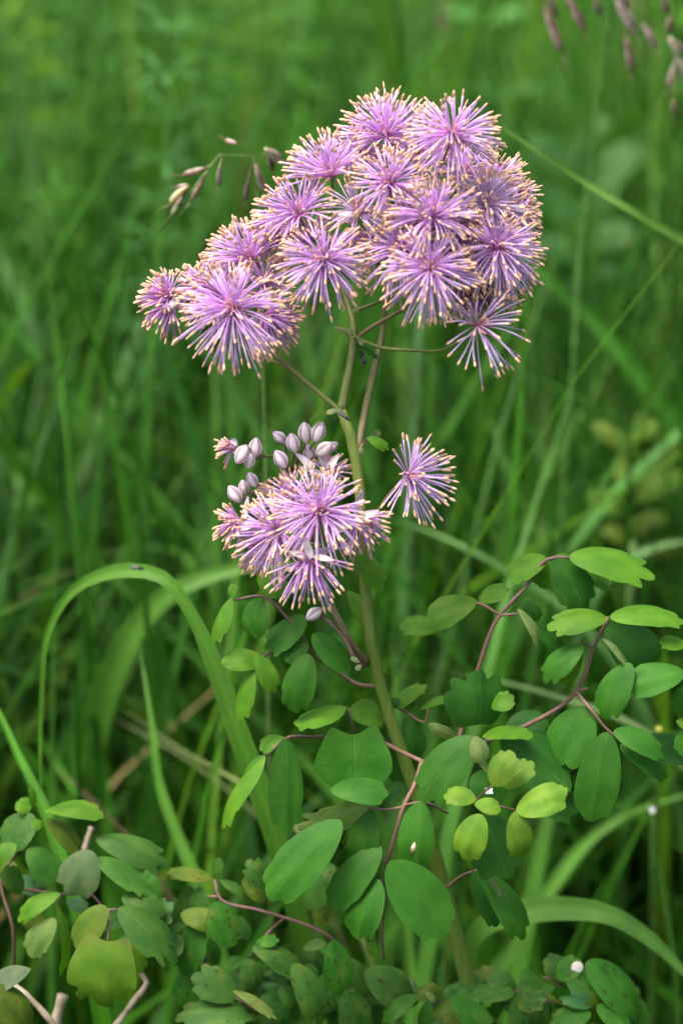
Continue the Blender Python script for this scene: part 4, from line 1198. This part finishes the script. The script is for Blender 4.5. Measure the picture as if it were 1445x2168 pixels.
def seed_head(label, culm, rays, spikes, ccol=(0.12, 0.21, 0.05), thick=1.0, taper=.72):
    base = at(*culm[0])
    g = Vector((base.x, base.y + .05, 0))
    e = empty('grass_seed_head', g)
    tag(e, label, 'grass', 'nodding grass seed heads')
    C = catmull([(g.x, g.y, -.005)] + [tuple(at(*p)) for p in culm], 40)
    b = MB()
    r0 = 8 * PXM
    b.tube(C, [r0 * thick * (1 - taper * i / 40) for i in range(41)], ccol, 7)
    st = b.build('stalk', M_HUSK, e)
    for pts in rays:
        Cc = catmull([tuple(at(*p)) for p in pts], 10)
        b = MB()
        b.tube(Cc, [.00022] * 11, (0.20, 0.19, 0.10), 5)
        b.build('branchlet', M_HUSK, e)
    for q in spikes:
        spikelet(e, *q)
    return e


BRC, STC, YLC, PUC = (0.24, 0.14, 0.10), (0.46, 0.41, 0.32), (0.42, 0.35, 0.13), (0.26, 0.14, 0.13)
seed_head('nodding brown grass spikelets hanging beside the upper lilac flower heads',
    [(565, 1260, .09), (560, 900, .085), (552, 600, .075), (546, 420, .07), (540, 345, .068), (520, 308, .066), (492, 300, .064), (462, 330, .062), (430, 372, .06), (390, 425, .058), (335, 490, .056)],
    [[(445, 350, .061), (440, 352, .061), (436, 354, .06)], [(466, 326, .062), (468, 336, .062), (466, 346, .06)], [(545, 360, .068), (560, 325, .066), (566, 315, .066)], [(540, 340, .068), (530, 360, .068), (525, 380, .068)], [(543, 345, .068), (541, 348, .068), (541, 352, .068)]],
    [(437, 355, 384, 372, 15, .060, BRC), (440, 362, 402, 432, 15, .060, (0.34, 0.26, 0.17)), (466, 346, 463, 398, 14, .060, STC), (400, 393, 358, 436, 24, .056, YLC), (386, 416, 362, 460, 14, .056, STC),
     (398, 390, 372, 398, 10, .056, PUC), (502, 305, 474, 296, 12, .064, BRC), (560, 314, 602, 344, 24, .066, (0.48, 0.42, 0.28)), (540, 348, 562, 410, 18, .066, (0.38, 0.28, 0.22)), (525, 380, 521, 428, 14, .068, (0.28, 0.18, 0.14)),
     (566, 326, 580, 364, 14, .068, BRC)])
seed_head('purplish brown grass panicle drooping over the tall leaning stalk',
    [(1195, 1000, .20), (1212, 780, .19), (1222, 600, .185), (1242, 400, .18), (1268, 200, .17), (1292, 30, .16), (1300, -60, .155), (1330, -120, .15), (1400, -110, .14)],
    [[(1302, -60, .155), (1220, -70, .15), (1160, -20, .14), (1148, 8, .14)], [(1302, -60, .155), (1240, -60, .15), (1204, -5, .14)], [(1310, -80, .155), (1320, -40, .14), (1304, 0, .14)], [(1330, -120, .15), (1360, -30, .14), (1360, 48, .14)],
     [(1330, -110, .15), (1342, 0, .14), (1326, 75, .14)], [(1310, -80, .155), (1262, -40, .15), (1259, -2, .14)]],
    [(1148, 8, 1192, 118, 19, .14, PUC), (1160, -10, 1178, 40, 17, .14, (0.3, 0.18, 0.16)), (1204, -5, 1238, 70, 18, .14, PUC), (1196, -20, 1212, 24, 17, .14, STC), (1258, -5, 1271, 36, 15, .14, BRC), (1302, 0, 1350, 76, 25, .14, (0.40, 0.33, 0.30)),
     (1324, 76, 1338, 158, 18, .14, PUC), (1310, -30, 1330, 30, 18, .14, PUC), (1358, 48, 1394, 108, 17, .14, (0.42, 0.30, 0.27))], (0.10, 0.24, 0.05), 1.2, .45)
seed_head('bleached grass panicle hanging beyond the diagonal stalk',
    [(1500, 900, .18), (1490, 500, .17), (1480, 200, .16), (1470, 0, .15), (1455, -60, .145), (1430, -70, .14), (1420, 20, .14), (1428, 90, .14)],
    [[(1430, -60, .14), (1405, -40, .14), (1404, -4, .14)], [(1428, 90, .14), (1432, 105, .14), (1433, 122, .14)], [(1428, 90, .14), (1426, 160, .14), (1425, 210, .14)]],
    [(1402, -6, 1412, 34, 16, .14, PUC), (1422, 30, 1412, 74, 18, .14, BRC), (1414, 80, 1446, 116, 24, .14, (0.50, 0.44, 0.36)), (1434, 120, 1412, 192, 18, .14, (0.38, 0.28, 0.25)), (1440, 125, 1452, 180, 18, .14, STC), (1424, 208, 1429, 254, 15, .14, BRC)])
seed_head('single far brown spikelet hanging above the topmost flower heads',
    [(900, 600, .45), (905, 300, .44), (912, 60, .43), (918, -60, .42), (930, -60, .42), (932, -4, .42)], [], [(932, -6, 944, 88, 14, .42, (0.24, 0.15, 0.10))], (0.09, 0.2, 0.04))


# ------------------------------------------------------------------ small things
def ellipsoid(b, c, ax, ry, L, col=(1, 1, 1), sides=8, mi=0):
    ax = ax.normalized()
    pts, rad = [], []
    for i in range(8):
        u = i / 7
        pts.append(c + ax * (L * (u - .5)))
        rad.append(max(1e-5, ry * math.sin(math.pi * (.04 + .92 * u)) ** .6))
    b.tube(pts, rad, col, sides, mi)


def fly(label, x, y, d, dx, dy, size):
    c = at(x, y, d)
    A = (RIGHT * dx - UP * dy).normalized()
    e = empty('fly', c)
    tag(e, label, 'insect', 'small dark flies')
    k = PXM * size
    up = (-FWD * .6 + UP * .6)
    up = (up - A * up.dot(A)).normalized()
    s = A.cross(up)
    b = MB()
    ellipsoid(b, c - A * .22 * k, A, .13 * k, .55 * k)
    ellipsoid(b, c + A * .15 * k, A, .14 * k, .30 * k)
    ellipsoid(b, c + A * .36 * k, A, .09 * k, .18 * k)
    b.build('body', M_BLACK, e)
    for sg in (-1, 1):
        for q in (-.05, .12, .25):
            b = MB()
            r = c + A * q * k
            b.tube([r, r + s * sg * .24 * k + up * .08 * k, r + s * sg * .36 * k - up * .22 * k + A * (q - .1) * .5 * k], [.018 * k] * 3, (1, 1, 1), 4)
            b.build('leg', M_BLACK, e)
        p = c + A * .12 * k + up * .12 * k
        t = p - A * .62 * k + s * sg * .16 * k
        w_ = mesh_obj('wing', [p, p.lerp(t, .5) + s * sg * .09 * k, t, p.lerp(t, .5) - s * sg * .07 * k], [(0, 1, 2, 3)], M_HUSK, e, cols=[(.10, .10, .10)] * 4)


fly('small dark fly hanging in the gap between the two upper branches', 767, 757, .004, -.25, -1, 34)
fly('small dark fly sitting on the fork of the main stem', 729, 882, -.010, .8, .6, 32)
fly('blurred dark fly resting on the crest of the arching grass blade', 291, 1203, .038, 1, .1, 34)


def snail(label, x, y, d, size):
    c = at(x, y, d)
    e = empty('snail_shell', c)
    tag(e, label, 'snail shell')
    b = MB()
    k = PXM * size
    pts, rad, cols = [], [], []
    for i in range(46):
        u = i / 45
        a = u * 2.6 * 2 * math.pi
        r = k * .30 * (0.12 + .88 * u)
        pts.append(c + RIGHT * (math.cos(a) * r) + UP * (math.sin(a) * r) - FWD * (k * .30 * (1 - u)))
        rad.append(k * .22 * (.12 + .88 * u))
    b.tube(pts, rad, (1, 1, 1), 10)
    b.build('shell', M_SHELL, e)


snail('tiny whitish snail shell sitting on a spotted rue leaflet', 1222, 2048, .012, 30)


def blossom(name, label, x, y, d, size, col, ccol, petals=5, culm=None, cat='flower', group=None):
    c = at(x, y, d)
    k = PXM * size * (FOCUS + d) / FOCUS
    g = Vector((c.x + .01, c.y + .04, 0))
    e = empty(name, g)
    tag(e, label, cat, group)
    A = (UP * .7 - FWD * .7).normalized()
    o1 = A.orthogonal().normalized(); o2 = A.cross(o1)
    if culm:
        b = MB()
        b.tube(catmull([(g.x, g.y, -.004), (c.x + .006, c.y + .02, c.z * .6), tuple(c)], 12), .0006, (0.08, 0.19, 0.03), 5)
        b.build('stalk', M_HUSK, e)
    b = MB()
    ellipsoid(b, c, A, k * .13, k * .25, ccol)
    b.build('centre', M_PETAL, e)
    for i in range(petals):
        a = i * 6.283 / petals
        dr = (o1 * math.cos(a) + o2 * math.sin(a) + A * .35).normalized()
        o = sepal(e, c, dr, A, k * .5, k * .36, col)
        o.name = 'petal'
        ca = o.data.color_attributes['Col']
        ca.data.foreach_set('color', np.tile(np.array((*col, 1), dtype=np.float32), (len(o.data.vertices), 1)).ravel())


YG = 'tiny yellow flowers in the blurred grass'
blossom('buttercup', 'tiny yellow flower in the grass above the slanting pale arched blade', 1374, 1028, .30, 30, (0.75, 0.68, 0.10), (0.6, 0.5, 0.1), 5, True, group=YG)
blossom('buttercup', 'tiny yellow flower bud standing just above the other yellow flower', 1309, 982, .34, 26, (0.66, 0.64, 0.08), (0.6, 0.5, 0.1), 4, True, group=YG)
blossom('buttercup', 'tiny yellow flower showing behind the rue leaflets on the purple stalk', 1392, 1545, .10, 18, (0.60, 0.60, 0.12), (0.6, 0.5, 0.1), 5, True, group=YG)
blossom('bellflower', 'small blue flower blurred far off in the grass', 315, 20, 1.2, 34, (0.20, 0.26, 0.62), (0.3, 0.3, 0.5), 5, True)
blossom('white_blossom', 'white fleck of blossom caught on a thin stalk below the rue leaves', 1381, 1718, .115, 26, (0.78, 0.78, 0.80), (0.7, 0.7, 0.7), 4, True)
blossom('white_blossom', 'white fleck of blossom caught under the young lime leaflets', 1034, 1678, -.010, 26, (0.74, 0.80, 0.74), (0.7, 0.75, 0.65), 4, False)

# chaff on a leaflet
P = at(873, 1797, -.026)
b = MB()
b.tube([at(876, 1785, -.027), at(875, 1792, -.028), at(873, 1800, -.028), at(871, 1812, -.026)], [.0003, .0007, .0007, .0003], [(0.62, 0.55, 0.40), (0.70, 0.62, 0.45), (0.40, 0.28, 0.15), (0.22, 0.13, 0.07)], 6, flat=.5)
o = b.build('chaff_husk', M_HUSK)
tag(o, 'tan husk of chaff lying on a large green rue leaflet', 'chaff')


def twig(label, pts, r0, r1):
    P = [at(*p) for p in pts]
    b = MB()
    C = catmull([tuple(p) for p in P], 16)
    b.tube(C, [(r0 + (r1 - r0) * i / 16) * PXM * (1 + .12 * math.sin(i * 1.7)) for i in range(17)], (1, 1, 1), 8)
    o = b.build('dry_stalk', M_DRY)
    tag(o, label, 'dry stalk', 'dry pale stalks under the bronze-edged rue')


twig('thin bleached dry stalk slanting under the yellowing corner leaflet', [(-30, 2050, .02), (60, 2110, .015), (115, 2172, .012), (170, 2290, .012)], 7, 7)
twig('thick cut dry stalk standing below the large three-lobed leaflet', [(90, 2330, .02), (110, 2200, .02), (122, 2150, .02), (134, 2106, .02)], 12, 12)
twig('forked dry stalk showing beside the large three-lobed leaflet', [(288, 2024, .03), (298, 2060, .03), (310, 2074, .03), (282, 2122, .028), (240, 2180, .026), (180, 2330, .02)], 6, 9)
twig('short dry stalk poking up between the bronze-edged leaflets', [(170, 1840, .05), (182, 1790, .05), (194, 1752, .05)], 7, 6)

# a yellow-green broad-leaved herb in the grass, and a darker one higher up
def broad_herb(label, px, spots, col, seed):
    p = at(*px)
    g = Vector((p.x, p.y + .04, 0))
    e = empty('broad_leaved_herb', g)
    tag(e, label, 'leafy plant')
    b = MB()
    b.tube(catmull([(g.x, g.y, -.004), (p.x, p.y + .02, p.z * .6), tuple(p)], 10), .0012, (0.09, 0.18, 0.04), 6)
    b.build('stem', M_STEM, e)
    rnd = random.Random(seed)
    for (bx, by, tx, ty, wpx, d) in spots:
        leaflet(e, bx, by, tx, ty, wpx, d=d, roll=rnd.uniform(10, 50), col=col, lobes=0, blunt=.45, name='leaf_blade', spot=.25, wave=.06)


broad_herb('yellow-green broad-leaved herb standing among the grass', (1340, 1150, .19),
    [(1340 + 14 * math.sin(q * 3.1), 1180 - q * 24, 1350 + 105 * math.cos(q * 2.4), 1150 - q * 26 + 22 * math.sin(q * 4.7), 52 + 8 * (q % 3), .24 + .012 * math.sin(q * 1.9)) for q in range(12)], (0.13, 0.24, 0.022), 3)
broad_herb('dark broad-leaved herb in the far grass behind the tall leaning stalk', (1240, 560, .34),
    [(1240, 480, 1130, 400, 90, .34), (1230, 480, 1300, 380, 100, .35), (1240, 520, 1340, 480, 100, .34), (1230, 540, 1130, 520, 90, .33), (1240, 560, 1330, 600, 90, .34), (1235, 420, 1220, 300, 90, .36), (1250, 420, 1350, 300, 100, .36),
     (1220, 380, 1120, 290, 90, .37), (1240, 340, 1270, 240, 80, .38), (1240, 600, 1150, 640, 90, .34)], (0.055, 0.18, 0.035), 4)
